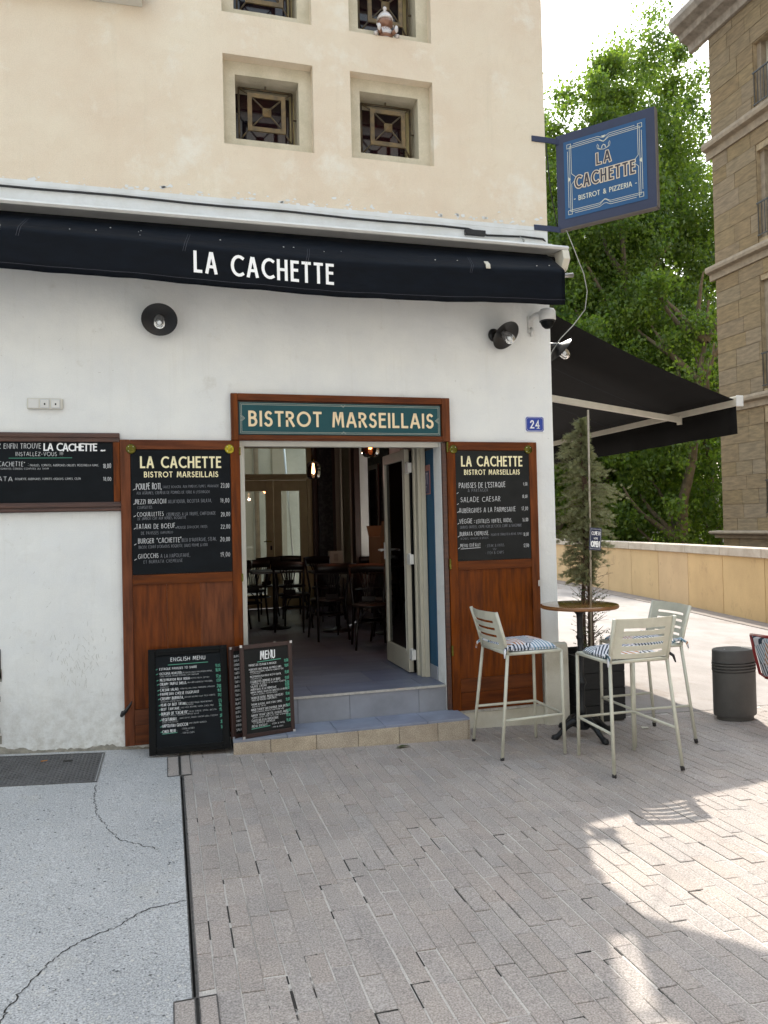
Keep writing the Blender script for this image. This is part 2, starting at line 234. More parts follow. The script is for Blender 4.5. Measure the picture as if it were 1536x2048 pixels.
# ---------------------------------------------------------------- mesh helpers
class MB:
    def __init__(s): s.v = []; s.f = []; s.sm = []
    def add(s, vs, fs, smooth=False, M=None):
        o = len(s.v)
        s.v += [tuple(M @ Vector(p)) for p in vs] if M else [tuple(p) for p in vs]
        s.f += [tuple(i + o for i in f) for f in fs]; s.sm += [smooth] * len(fs); return s
    def box(s, x0, x1, y0, y1, z0, z1, M=None):
        if x0 > x1: x0, x1 = x1, x0
        if y0 > y1: y0, y1 = y1, y0
        if z0 > z1: z0, z1 = z1, z0
        return s.add([(x0, y0, z0), (x1, y0, z0), (x1, y1, z0), (x0, y1, z0), (x0, y0, z1), (x1, y0, z1), (x1, y1, z1), (x0, y1, z1)],
                     [(0, 3, 2, 1), (4, 5, 6, 7), (0, 1, 5, 4), (1, 2, 6, 5), (2, 3, 7, 6), (3, 0, 4, 7)], M=M)
    def quad(s, a, b, c, d): return s.add([a, b, c, d], [(0, 1, 2, 3)])
    def tube(s, pts, r, n=8, caps=True, M=None):
        pts = [Vector(p) for p in pts]; rr = r if isinstance(r, (list, tuple)) else [r] * len(pts)
        vs = []; fs = []; prev = None
        for i, p in enumerate(pts):
            d = (pts[min(i + 1, len(pts) - 1)] - pts[max(i - 1, 0)]).normalized()
            if prev is None: u = d.orthogonal().normalized()
            else:
                u = prev - d * prev.dot(d); u = u.normalized() if u.length > 1e-6 else d.orthogonal().normalized()
            prev = u; w = d.cross(u)
            for k in range(n):
                a = 2 * math.pi * k / n; vs.append(p + (u * math.cos(a) + w * math.sin(a)) * rr[i])
        for i in range(len(pts) - 1):
            for k in range(n): fs.append((i * n + k, i * n + (k + 1) % n, (i + 1) * n + (k + 1) % n, (i + 1) * n + k))
        if caps: fs.append(tuple(reversed(range(n)))); fs.append(tuple(range((len(pts) - 1) * n, len(pts) * n)))
        return s.add(vs, fs, True, M)
    def lathe(s, prof, n=24, M=None, sx=1.0, sy=1.0):
        vs = []; fs = []
        for r, z in prof:
            for k in range(n): a = 2 * math.pi * k / n; vs.append((r * math.cos(a) * sx, r * math.sin(a) * sy, z))
        for i in range(len(prof) - 1):
            for k in range(n): fs.append((i * n + k, i * n + (k + 1) % n, (i + 1) * n + (k + 1) % n, (i + 1) * n + k))
        fs.append(tuple(reversed(range(n)))); fs.append(tuple(range((len(prof) - 1) * n, len(prof) * n)))
        return s.add(vs, fs, True, M)
    def prism(s, poly, d0, d1, axis='y', M=None):   # poly 2-D extruded along an axis
        n = len(poly)
        mk = {'y': lambda a, b, t: (a, t, b), 'x': lambda a, b, t: (t, a, b), 'z': lambda a, b, t: (a, b, t)}[axis]
        vs = [mk(a, b, d0) for a, b in poly] + [mk(a, b, d1) for a, b in poly]
        fs = [tuple(range(n)), tuple(reversed(range(n, 2 * n)))] + [(i, i + n, (i + 1) % n + n, (i + 1) % n) for i in range(n)]
        return s.add(vs, fs, M=M)
    def mesh(s, name, m):
        me = bpy.data.meshes.new(name); me.from_pydata(s.v, [], s.f); me.update()
        for i, p in enumerate(me.polygons): p.use_smooth = s.sm[i]
        if m: me.materials.append(MT[m])
        return me
    def build(s, name, m, parent=None, bevel=0.0, loc=None, rot=None):
        return put(name, s.mesh(name, m), parent, bevel, loc, rot)

def put(name, me, parent=None, bevel=0.0, loc=None, rot=None):
    o = bpy.data.objects.new(name, me); COL.objects.link(o)
    if parent: o.parent = parent
    if loc: o.location = loc
    if rot: o.rotation_euler = rot
    if bevel:
        b = o.modifiers.new('bevel', 'BEVEL'); b.width = bevel; b.segments = 2; b.limit_method = 'ANGLE'; b.angle_limit = R(40)
    return o
def tag(o, label=None, cat=None, group=None, kind=None):
    if label: o['label'] = label
    if cat: o['category'] = cat
    if group: o['group'] = group
    if kind: o['kind'] = kind
    return o
def thing(name, label, cat, loc=(0, 0, 0), rot=(0, 0, 0), group=None):
    o = bpy.data.objects.new(name, None); COL.objects.link(o); o.location = loc; o.rotation_euler = rot; o.empty_display_size = 0.1
    return tag(o, label, cat, group)
def copy_tree(o, parent=None):
    c = o.copy(); COL.objects.link(c)
    if parent: c.parent = parent
    for ch in list(o.children): copy_tree(ch, c)
    return c
def box(name, m, x0, x1, y0, y1, z0, z1, parent=None, bevel=0.0): return MB().box(x0, x1, y0, y1, z0, z1).build(name, m, parent, bevel)
def wall_holes(x0, x1, z0, z1, y0, y1, holes, step=None):
    """slab in the x-z plane from depth y0 to y1 with rectangular holes and their reveals"""
    xs = sorted({x0, x1} | {h[0] for h in holes} | {h[1] for h in holes}); zs = sorted({z0, z1} | {h[2] for h in holes} | {h[3] for h in holes})
    m = MB(); solid = lambda i, j: 0 <= i < len(xs) - 1 and 0 <= j < len(zs) - 1 and not any(h[0] - 1e-6 <= xs[i] and xs[i + 1] <= h[1] + 1e-6 and h[2] - 1e-6 <= zs[j] and zs[j + 1] <= h[3] + 1e-6 for h in holes)
    for i in range(len(xs) - 1):
        for j in range(len(zs) - 1):
            if not solid(i, j): continue
            a, b, c, d = xs[i], xs[i + 1], zs[j], zs[j + 1]
            m.quad((a, y0, c), (b, y0, c), (b, y0, d), (a, y0, d)); m.quad((b, y1, c), (a, y1, c), (a, y1, d), (b, y1, d))
            if not solid(i - 1, j): m.quad((a, y1, c), (a, y0, c), (a, y0, d), (a, y1, d))
            if not solid(i + 1, j): m.quad((b, y0, c), (b, y1, c), (b, y1, d), (b, y0, d))
            if not solid(i, j - 1): m.quad((a, y1, c), (b, y1, c), (b, y0, c), (a, y0, c))
            if not solid(i, j + 1): m.quad((a, y0, d), (b, y0, d), (b, y1, d), (a, y1, d))
    return m
def swap_xy(m):   # turn an x-z slab into a y-z slab (x <-> y), keeping outward faces
    m.v = [(y, x, z) for x, y, z in m.v]; m.f = [tuple(reversed(f)) for f in m.f]; return m

# ---------------------------------------------------------------- stroke lettering
def arc(cx, cy, rx, ry, a0, a1, n=9): return [(cx + rx * math.cos(R(a0 + (a1 - a0) * i / n)), cy + ry * math.sin(R(a0 + (a1 - a0) * i / n))) for i in range(n + 1)]
GL = {
 'A': (.66, [[(0, 0), (.285, 1), (.375, 1), (.66, 0)], [(.13, .3), (.53, .3)]]),
 'B': (.50, [[(.22, .55), (0, .55), (0, 1), (.22, 1)] + arc(.22, .775, .22, .225, 90, -90, 7), [(0, .55), (0, 0), (.24, 0)] + arc(.24, .275, .26, .275, -90, 90, 7)]),
 'C': (.74, [arc(.5, .5, .5, .5, 58, 302, 14)]),
 'D': (.72, [[(0, 0), (0, 1), (.22, 1)] + arc(.22, .5, .5, .5, 90, -90, 10) + [(0, 0)]]),
 'E': (.42, [[(.42, 1), (0, 1), (0, 0), (.42, 0)], [(0, .56), (.37, .56)]]),
 'F': (.40, [[(.40, 1), (0, 1), (0, 0)], [(0, .54), (.34, .54)]]),
 'G': (.80, [arc(.48, .5, .48, .5, 52, 320, 14) + [(.86, .42), (.55, .42)]]),
 'H': (.60, [[(0, 0), (0, 1)], [(.60, 0), (.60, 1)], [(0, .52), (.60, .52)]]),
 'I': (.0, [[(0, 0), (0, 1)]]), 'J': (.3, [[(.3, 1), (.3, .25)] + arc(.1, .22, .2, .22, 0, -110, 5)]),
 'K': (.55, [[(0, 0), (0, 1)], [(.53, 1), (0, .42)], [(.14, .56), (.57, 0)]]),
 'L': (.40, [[(0, 1), (0, 0), (.40, 0)]]),
 'M': (.78, [[(0, 0), (.07, 1), (.17, 1), (.39, .22), (.61, 1), (.71, 1), (.78, 0)]]),
 'N': (.62, [[(0, 0), (0, 1), (.62, 0), (.62, 1)]]),
 'O': (.94, [arc(.47, .5, .47, .5, 90, 450, 22)]),
 'P': (.48, [[(0, 0), (0, 1), (.2, 1)] + arc(.2, .74, .27, .26, 90, -90, 7) + [(0, .48)]]),
 'Q': (.94, [arc(.47, .5, .47, .5, 90, 450, 20), [(.55, .3), (.9, -.05)]]),
 'R': (.50, [[(0, 0), (0, 1), (.2, 1)] + arc(.2, .76, .26, .24, 90, -90, 7) + [(0, .52)], [(.2, .52), (.5, 0)]]),
 'S': (.46, [arc(.24, .76, .2, .24, 40, 250, 9) + arc(.22, .26, .24, .27, 70, -150, 9)]),
 'T': (.50, [[(0, 1), (.50, 1)], [(.25, 1), (.25, 0)]]),
 'U': (.58, [[(0, 1), (0, .3)] + arc(.29, .29, .29, .29, 180, 360, 9) + [(.58, 1)]]),
 'V': (.62, [[(0, 1), (.31, 0), (.62, 1)]]), 'W': (.92, [[(0, 1), (.24, 0), (.46, .8), (.68, 0), (.92, 1)]]),
 'X': (.58, [[(0, 0), (.58, 1)], [(0, 1), (.58, 0)]]), 'Y': (.58, [[(0, 1), (.29, .5), (.58, 1)], [(.29, .5), (.29, 0)]]),
 'Z': (.56, [[(0, 1), (.56, 1), (0, 0), (.56, 0)]]),
 '0': (.5, [arc(.25, .5, .25, .5, 90, 450, 12)]), '1': (.2, [[(0, .75), (.2, 1), (.2, 0)]]),
 '2': (.5, [arc(.25, .74, .23, .26, 170, -20, 8) + [(0, 0), (.52, 0)]]),
 '3': (.45, [arc(.2, .76, .22, .24, 150, -80, 8), arc(.2, .27, .25, .27, 80, -150, 8)]),
 '4': (.55, [[(.42, 0), (.42, 1), (0, .3), (.56, .3)]]), '6': (.5, [[(.4, 1), (.06, .4)] + arc(.26, .28, .24, .28, 160, 520, 12)]),
 '7': (.48, [[(0, 1), (.48, 1), (.15, 0)]]), '8': (.46, [arc(.23, .76, .2, .24, 90, 450, 10), arc(.23, .27, .23, .27, 90, 450, 10)]),
 '9': (.5, [arc(.25, .72, .23, .27, 0, 360, 11) + [(.4, .3), (.2, 0)]]),
 '&': (.62, [[(.62, 0), (.12, .72)] + arc(.28, .82, .16, .18, 190, -40, 6) + [(.05, .3)] + arc(.25, .22, .22, .22, 170, 330, 6) + [(.6, .5)]]),
 ',': (.08, [[(.08, .06), (0, -.14)]]), '.': (.05, [[(0, 0), (.05, 0.02)]]), '-': (.26, [[(0, .42), (.26, .42)]]), ':': (.05, [[(0, .15), (.05, .17)], [(0, .6), (.05, .62)]]),
 "'": (.05, [[(.05, 1), (0, .78)]]), '"': (.2, [[(.05, 1), (0, .8)], [(.2, 1), (.15, .8)]]), '!': (.05, [[(.03, 1), (.03, .3)], [(.02, 0), (.05, .03)]]),
 '(': (.15, [arc(.2, .5, .2, .6, 120, 240, 5)]), ')': (.15, [arc(-.05, .5, .2, .6, -60, 60, 5)]), '/': (.3, [[(0, 0), (.3, 1)]]), '_': (.3, [[(0, 0), (.3, 0)]]), ' ': (.32, []),
}
LIFT = [0.0, 0]
def ribbon(m, line, w, P, closed=False):
    n = len(line); vs = []; LIFT[1] += 1; LIFT[0] = (LIFT[1] % 4) * .00022
    line = [Vector(p) for p in line]
    if not closed and n > 1 and (line[0] - line[-1]).length > 1e-6 and w > .0031:
        e0 = line[0] - line[1]; e1 = line[-1] - line[-2]
        if e0.length > 1e-9 and e1.length > 1e-9: line[0] = line[0] + e0.normalized() * w * .5; line[-1] = line[-1] + e1.normalized() * w * .5
    for i, p in enumerate(line):
        p = Vector(p); a = Vector(line[i - 1]) if i else (Vector(line[-2]) if closed else None); b = Vector(line[i + 1]) if i < n - 1 else (Vector(line[1]) if closed else None)
        d1 = (p - a).normalized() if a is not None and (p - a).length > 1e-9 else None; d2 = (b - p).normalized() if b is not None and (b - p).length > 1e-9 else None
        d1 = d1 or d2 or Vector((1, 0)); d2 = d2 or d1
        n1 = Vector((-d1.y, d1.x)); n2 = Vector((-d2.y, d2.x)); q = n1 + n2
        if q.length < 1e-3: q = n1.copy()
        else: q = q.normalized() / max(0.42, q.normalized().dot(n1))
        vs += [P(p + q * w / 2), P(p - q * w / 2)]
    m.add(vs, [(2 * i, 2 * i + 1, 2 * i + 3, 2 * i + 2) for i in range(n - 1)])
def text_w(s, gap): return sum(GL.get(c, GL['-'])[0] + gap for c in s) - gap
def write(m, s, x, z, h, P, width=None, stroke=0.15, gap=0.26, jit=0.0, slope=0.0, draw=None):
    """capital lettering from (x,z), cap height h, optionally fitted to a width; P maps (u,v) to a point"""
    tw = text_w(s, gap) * h; k = (width - stroke * h) / tw if width else 1.0
    cx = x + stroke * h / 2 if width else x
    for c in s:
        gw, strokes = GL.get(c, GL['-'])
        jx, jz, js = (rng.uniform(-1, 1) * jit * h * .4, rng.uniform(-1, 1) * jit * h * .6, 1 + rng.uniform(-1, 1) * jit) if jit else (0, 0, 1)
        sl = jit * 1.6
        for st in strokes:
            in_ = stroke * h / 2
            pts = []
            for (a, b) in st:
                v = b * (h - 2 * in_) * js + in_
                u = cx + (a * h + sl * v * 0.3) * k + jx
                pts.append((u + (rng.uniform(-1, 1) * jit * h * .10 if jit else 0), z + v + jz + slope * (u - x) + (rng.uniform(-1, 1) * jit * h * .10 if jit else 0)))
            closed = len(pts) > 8 and (Vector(pts[0]) - Vector(pts[-1])).length < h * .02
            ribbon(m, pts, (draw or stroke) * h, P, closed)
        cx += (gw + gap) * h * k
    return m
def XZ(y): return lambda p: (p[0], y - LIFT[0], p[1])

# ================================================================= GROUND
def G(x): return .125 - .035 * min(x, 5) if x > 0 else .125 - .06 * x
def ground_sheet(name, m, x0, x1, y0, y1, dz=0.0, nx=12, holes=None):
    me = MB(); xs = sorted(set([x0 + (x1 - x0) * i / nx for i in range(nx + 1)] + [c for c in (0.0, 5.0) if x0 < c < x1]))
    for a, b in zip(xs, xs[1:]): me.quad((a, y0, G(a) + dz), (b, y0, G(b) + dz), (b, y1, G(b) + dz), (a, y1, G(a) + dz))
    return tag(me.build(name, m), kind='structure')
ground_sheet('concrete_ground', 'concrete', -14, 0.056, -16, 0.0, 0, 10)
pave = ground_sheet('pavement', 'paver_joint', 0.135, 9.3, -16, 0.10, -0.0038, 12)
ground_sheet('alley_ground', 'alley_stone', 3.195, 13.5, 0.104, 34, 0, 8)
MB().box(-60, 140, 34.1, 160, -4.3, -4.0).build('lower_ground', 'lower_earth')['kind'] = 'structure'
lg = MB().box(13.52, 60, -16, 34, -4.3, -4.0).build('lower_terrace', 'lower_earth'); lg['kind'] = 'structure'

# pavers: rows run away from the wall, pitch 0.083 m, lengths about 0.25 m
PITCH = .0833
def paver_mesh(m, x0, x1, y0, y1, dz=0.0, tx=0.0, ty=0.0):
    c = .003; h = .028
    g = lambda x, y: G(x) + dz + tx * (x - (x0 + x1) / 2) + ty * (y - (y0 + y1) / 2)
    vs = [(x0, y0, g(x0, y0) - h), (x1, y0, g(x1, y0) - h), (x1, y1, g(x1, y1) - h), (x0, y1, g(x0, y1) - h),
          (x0, y0, g(x0, y0) - c * .6), (x1, y0, g(x1, y0) - c * .6), (x1, y1, g(x1, y1) - c * .6), (x0, y1, g(x0, y1) - c * .6),
          (x0 + c, y0 + c, g(x0, y0)), (x1 - c, y0 + c, g(x1, y0)), (x1 - c, y1 - c, g(x1, y1)), (x0 + c, y1 - c, g(x0, y1))]
    m.add(vs, [(0, 1, 5, 4), (1, 2, 6, 5), (2, 3, 7, 6), (3, 0, 4, 7), (4, 5, 9, 8), (5, 6, 10, 9), (6, 7, 11, 10), (7, 4, 8, 11), (8, 9, 10, 11)])
cands = []; opens = []
row = 0; x = 0.137
prnd = random.Random(3)
while x < 9.2:
    y = -5.2 - prnd.uniform(0, .25)
    wob = prnd.uniform(-.002, .002)
    while y < 0.095:
        ln = prnd.choice((.19, .22, .25, .25, .28)) + prnd.uniform(-.008, .008); y1 = min(y + ln, .097)
        if y1 - y > .05 and not (x < 2.29 and x > .36 and y1 > -.30) :
            opn = prnd.random() < (.16 * 1.5 if y < -2.0 else .06 if y < -1.0 else .015)
            if opn: opens.append((x + wob, y1, prnd.uniform(.03, .15), prnd.random()))
            g = .0035 + opn * .005 + (prnd.random() < .10) * prnd.uniform(.002, .007)
            gy = .003 + (prnd.random() < .10) * prnd.uniform(.003, .009)
            near = (y < -1.9)
            dz = prnd.uniform(-.0018, .0018) * (1.6 if near else 1)
            cands.append((x + wob + g / 2, x + PITCH + wob - g / 2, y + gy / 2, y1 - gy / 2, dz, prnd.uniform(-.02, .02), prnd.uniform(-.008, .008)))
        elif y1 - y > .05 and y < -.30:
            cands.append((x + .002, x + PITCH - .002, y + .002, -.305, 0, 0, 0))
        y = y1
    x += PITCH; row += 1
def in_view(c):
    p = Vector(((c[0] + c[1]) / 2, (c[2] + c[3]) / 2, G(c[0]))); v = cam.matrix_world.inverted() @ p
    if v.z > -.3: return 0
    u = 768 - 1538 * v.x / v.z; w = 1024 + 1538 * v.y / v.z
    return (1 / (v.z * v.z)) if (-20 < u < 1560 and w < 2070) else 0
MW = cam.matrix_world.inverted()
cands.sort(key=lambda c: -in_view(c))
for c in cands[:300]:
    m = MB(); paver_mesh(m, *c); m.build('paver', 'paver', pave)
m = MB()
for c in cands[300:]: paver_mesh(m, *c)
tag(m.build('paver_field', 'paver', pave), kind='stuff')
m = MB(); r = random.Random(14)
for (ox, oy, L, q) in opens:      # lost mortar: dark open joints
    zz = -.0033; w = .0036
    m.box(ox - w, ox + w * .8, oy - L, oy + .004, G(ox) - .006, G(ox) + zz)
    if q < .5: m.box(ox + w * .81, ox + PITCH * r.uniform(.5, 1), oy - .004, oy + .003, G(ox) - .006, G(ox) + zz)
tag(m.build('open_joint', 'crack_dark', pave), kind='stuff')

# drain channel between slab and pavers
dr = thing('drain_channel', 'long narrow slot drain running between the concrete and the brick paving', 'drain', (.066, 0, G(.066)))
m = MB(); m.box(-.010, -.005, -9, -.26, -.06, .001); m.box(.004, .013, -9, -.26, -.06, .001); m.build('slot_edge', 'drain_steel', dr)
MB().box(-.0048, .0038, -9, -.26, -.07, -.025).build('slot_bed', 'crack_dark', dr)
drs = []
y = -9.0
dm = MB()
k = 0
while y < -.72:
    ln = .235
    if not (-3.60 < y + ln / 2 < -3.17): MB().box(.0155, .068, y, y + ln - .004, -.03, -.0015).build('channel_paver', 'paver', dr, .002)
    y += ln
m = MB()
m.box(.0135, .069, -9, -.26, -.05, -.006); m.build('mortar_bed', 'paver_joint', dr)
for (cx0, cx1, y0, y1, lab) in ((-.022, .131, -.70, -.255, 'small steel framed inspection lid of the slot drain by the wall'), (-.006, .14, -3.62, -3.175, 'steel framed inspection lid of the slot drain nearest the viewer')):
    z = G(.05); l = thing('inspection_cover', lab, 'drain lid', ((cx0 + cx1) / 2, (y0 + y1) / 2, z), group='inspection lids in the slot drain'); a, b = (cx1 - cx0) / 2, (y1 - y0) / 2
    f = MB(); t = .004
    f.box(-a, a, -b, -b + t, -.01, .006); f.box(-a, a, b - t, b, -.01, .006); f.box(-a, -a + t, -b + t, b - t, -.01, .006); f.box(a - t, a, -b + t, b - t, -.01, .006)
    f.box(-.004, .000, -b + t, b - t, -.01, .006); f.box(.010, .014, -b + t, b - t, -.01, .006); f.build('steel_frame', 'drain_steel', l)
    MB().box(-a + t, -.004, -b + t, b - t, -.004, .003).build('stone_infill', 'paver', l); MB().box(.014, a - t, -b + t, b - t, -.004, .003).build('stone_infill', 'paver', l)
    MB().box(.0002, .0098, -b + t, b - t, -.004, .0012).build('slot', 'crack_dark', l)

# manhole cover with a raised tread pattern
mh = thing('manhole_cover', 'large rectangular iron manhole cover with raised tread at the wall foot', 'manhole cover', (-.92, -.405, G(-.92)), (0, math.atan(.06), 0))
MB().box(-.46, .46, -.315, .315, -.02, .003).build('plate', 'iron_cover', mh)
m = MB()
for i in range(38):
    for j in range(26):
        cx = -.445 + i * .0240; cy = -.30 + j * .0240
        if (i + j) % 2: m.box(cx - .009, cx + .009, cy - .0035, cy + .0035, .003, .0062)
        else: m.box(cx - .0035, cx + .0035, cy - .009, cy + .009, .003, .0062)
tag(m.build('raised_tread', 'iron_cover', mh), kind='stuff')
m = MB(); m.box(-.475, .475, -.33, -.322, -.02, .005); m.box(-.475, .475, .322, .33, -.02, .005); m.box(.467, .475, -.322, .322, -.02, .005); m.box(-.475, -.467, -.322, .322, -.02, .005); m.build('rim', 'drain_steel', mh)
for dx, dy in ((.25, .15), (-.28, .1)): MB().box(dx - .03, dx + .03, dy - .018, dy + .018, .0045, .0075).build('lifting_slot', 'crack_dark', mh)

# cracks in the slab: irregular grooves
def crack(pts, w, lab):
    m = MB(); line = []
    r = random.Random(len(pts))
    for (a, b), (c, d) in zip(pts, pts[1:]):
        n = max(3, int(math.hypot(c - a, d - b) / .012))
        for i in range(n): t = i / n; line.append((a + (c - a) * t + r.uniform(-.008, .008), b + (d - b) * t + r.uniform(-.008, .008)))
    vs = []; fs = []
    for i, (a, b) in enumerate(line):
        ww = w * (.35 + r.random()) ; p = line[max(i - 1, 0)]; q = line[min(i + 1, len(line) - 1)]; d = Vector((q[0] - p[0], q[1] - p[1])).normalized() if q != p else Vector((1, 0)); nx, ny = -d.y, d.x
        vs += [(a + nx * ww, b + ny * ww, G(a) + .0012), (a - nx * ww, b - ny * ww, G(a) + .0012)]
    fs = [(2 * i, 2 * i + 1, 2 * i + 3, 2 * i + 2) for i in range(len(line) - 1)]
    m.add(vs, fs); return tag(m.build('crack', 'crack_dark'), lab, 'crack')
crack([(-.447, -.79), (-.435, -1.069), (-.396, -1.323), (-.33, -1.522), (-.256, -1.708), (-.156, -1.792), (-.054, -1.876)], .0022, 'crack in the concrete running down from the manhole corner')
crack([(.049, -2.439), (-.013, -2.46), (-.114, -2.493), (-.225, -2.617), (-.297, -2.661), (-.395, -2.752), (-.45, -2.861), (-.486, -2.949), (-.527, -3.072), (-.56, -3.3)], .0030, 'long crack crossing the concrete from the drain to the near left')
# exposed aggregate flecks
m = MB(); m2 = MB(); r = random.Random(5)
for i in range(12000):
    a = r.uniform(-1.6, .045); b = -r.uniform(.05, 4.1); s = r.uniform(.0016, .0062) * (1.3 if r.random() < .15 else .8)
    t = r.uniform(0, 6.3); zz = G(a) + .0009
    pts = [(a + s * math.cos(t + k * 1.57) * r.uniform(.6, 1.3), b + s * math.sin(t + k * 1.57) * r.uniform(.6, 1.3), zz) for k in range(4)]
    (m if r.random() < .78 else m2).add(pts, [(0, 1, 2, 3)])
tag(m.build('aggregate_fleck', 'gravel_fleck', bpy.data.objects['concrete_ground']), kind='stuff')
tag(m2.build('aggregate_pit', 'gravel_dark', bpy.data.objects['concrete_ground']), kind='stuff')

# ================================================================= RESTAURANT BUILDING
bd = thing('restaurant_building', 'cream and white rendered corner building with a bistro on its ground floor', 'building')
XC = 3.19
win_x = [.478, 1.478]; win_z = [4.66, 5.68]
H1 = [(x, x + .697, z, z + .697) for x in win_x + [-.522 - 0.0] * 0 for z in win_z]
H2 = [(x + .099, x + .597, z + .093, z + .597) for x in win_x for z in win_z]
wall_holes(-12, XC, 4.19, 9.2, 0, .09, H1).build('upper_wall', 'cream_render', bd)
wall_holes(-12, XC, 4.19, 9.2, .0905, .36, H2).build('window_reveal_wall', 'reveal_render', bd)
# white band above the awning, slightly ragged lower coat
wall_holes(-12, XC - .002, 4.20, 4.235, -.004, 0.0, []).build('render_edge', 'band_render', bd)
DX0, DX1, DZ0, DZ1 = .545, 2.165, .415, 2.385
wall_holes(-12, XC, -.30, 4.188, 0, .175, [(DX0, DX1, -.30, DZ1)]).build('lower_wall', 'white_render', bd)
wall_holes(-12, XC, -.30, 4.188, .176, .36, [(DX0, DX1, -.30, DZ1)]).build('inner_skin', 'inner_wall', bd)
m = MB(); m.box(-12, XC - .003, -.006, -.0005, 4.03, 4.197); m.build('white_band', 'band_render', bd)
# ragged flakes where the cream render meets the white band
m = MB(); r = random.Random(11)
for i in range(120):
    cx = r.uniform(-1.4, 3.15); cz = 4.236 + abs(r.gauss(0, .028)); s = r.uniform(.004, .022); n = 7
    m.add([(cx + s * r.uniform(.5, 1.6) * math.cos(k * 6.28 / n), -.0015 - .0006 * (i % 3), cz + s * r.uniform(.3, .9) * math.sin(k * 6.28 / n)) for k in range(n)], [tuple(range(n))])
tag(m.build('paint_flake', 'band_render', bd), kind='stuff')
# side wall with two tall alley openings, wide one added for room light
side = wall_holes(.362, 6.98, -.3, 9.2, 2.95, XC - .001, [(5.28, 5.84, 1.25, 3.05), (1.5, 4.15, 1.25, 3.05)])
swap_xy(side); side.build('side_wall', 'white_render', bd)
# plinth at the corner, flared
m = MB(); m.prism([(-.0, .0), (-.062, .0), (-.056, .62), (-.045, .685), (-.0, .70)], 3.03, XC + .06, 'x'); m.prism([(3.189, -.2), (XC + .062, -.2), (XC + .056, .62), (XC + .045, .685), (3.189, .70)], .0, 1.2, 'y')
m.v = [(x, y, z if z > .01 else -.2) for x, y, z in m.v]
m.build('plinth', 'plinth_render', bd, .012)
box('base_course', 'plinth_render', 2.29, 3.03, -.012, -.0006, -.1, .17, bd, .004)
# peeled foot of the wall on the left
m = MB(); r = random.Random(2)
x = -2.4; prev = .02
while x < .30:
    w = r.uniform(.008, .022); bump_ = (.045 if -1.3 < x < -1.02 else .040 if -.56 < x < -.42 else .012 if x > -.40 else .018)
    h = max(.004, prev + r.uniform(-.008, .008) + (bump_ - prev) * .25); z = G(x)
    m.prism([(x, z - .03), (x + w, z - .03), (x + w, z + h), (x, z + prev)], -.0075, -.0008); x += w; prev = h
tag(m.build('peeled_base', 'bare_mortar', bd), kind='stuff')
# scratches, chips and scuffs on the white render
m = MB(); r = random.Random(6)
for i in range(230):
    if i < 120: cx, cz = r.gauss(-.62, .10), r.gauss(.80, .10)
    else: cx, cz = r.uniform(-1.15, -.34) if r.random() < .6 else r.uniform(2.3, 3.15), r.uniform(.2, 3.3)
    if -.33 < cx < 3.02 and cz < 2.8: continue
    L = r.uniform(.003, .022) * (1 if i < 120 else .5); a = r.gauss(1.57, .35) if i < 120 else r.uniform(0, 3.1); w = r.uniform(.0008, .0022)
    dx, dz = math.cos(a) * L, math.sin(a) * L; nx_, nz_ = -math.sin(a) * w, math.cos(a) * w
    m.add([(cx - dx - nx_, -.0008, cz - dz - nz_), (cx + dx - nx_ * .3, -.0008, cz + dz - nz_ * .3), (cx + dx + nx_, -.0008, cz + dz + nz_), (cx - dx + nx_ * .3, -.0008, cz - dz + nz_ * .3)], [(0, 1, 2, 3)])
tag(m.build('scuff_mark', 'scuff', bd), kind='stuff')
# back wall of the room, floor, ceiling, roof
YB = 6.63
wall_holes(-3.0, 2.949, .2, 9.19, YB, YB + .3, [(.42, 2.33, .30, 3.10)]).build('back_wall', 'inner_wall', bd)
box('left_room_wall', 'inner_wall', -3.2, -3.0, .363, YB - .002, .2, 3.35, bd)
box('ceiling', 'ceiling_paint', -3.0, 2.948, .363, YB - .002, 3.35, 3.5, bd)
box('roof_slab', 'stone_trim', -11.9, XC - .02, .37, 6.9, 9.0, 9.15, bd)
box('left_flank', 'inner_wall', -12, -11.7, .37, 6.9, -.3, 9.0, bd)
box('floor_bed', 'joint_dark', -3.0, 2.948, .1, 7.6, .2, .4085, bd)
# floor tiles 0.9 x 0.45, broken joints
tm = {}
yy = .02; k = 0
rows = [(.02, .36)] + [(.36 + .45 * i, .36 + .45 * (i + 1)) for i in range(14)]
for (y0, y1) in rows:
    x = -.6 + (-.45 if k % 2 else -.12); 
    while x < 2.94:
        a, b = x + .0015, x + .9 - .0015; lo, hi = (DX0 + .001, DX1 - .001) if y1 < .37 else (-.6, 2.945)
        a, b = max(a, lo), min(b, hi)
        if b - a > .03: MB().box(a, b, y0 + .0015, min(y1, 6.62) - .0015, .405, .415).build('floor_tile', 'floor_tile', bd)
        x += .9
    k += 1
# outer reveal, blue wall strip, skirting
box('blue_panel', 'blue_wall', DX1 - .006, DX1 - .0005, .176, .36, .53, 2.349, bd)
box('skirting', 'riser_tile', DX1 - .012, DX1 - .0005, .176, .36, .416, .53, bd)
box('blue_reveal', 'blue_wall', DX1 - .006, DX1 + .02, .362, .50, .53, 2.349, bd)
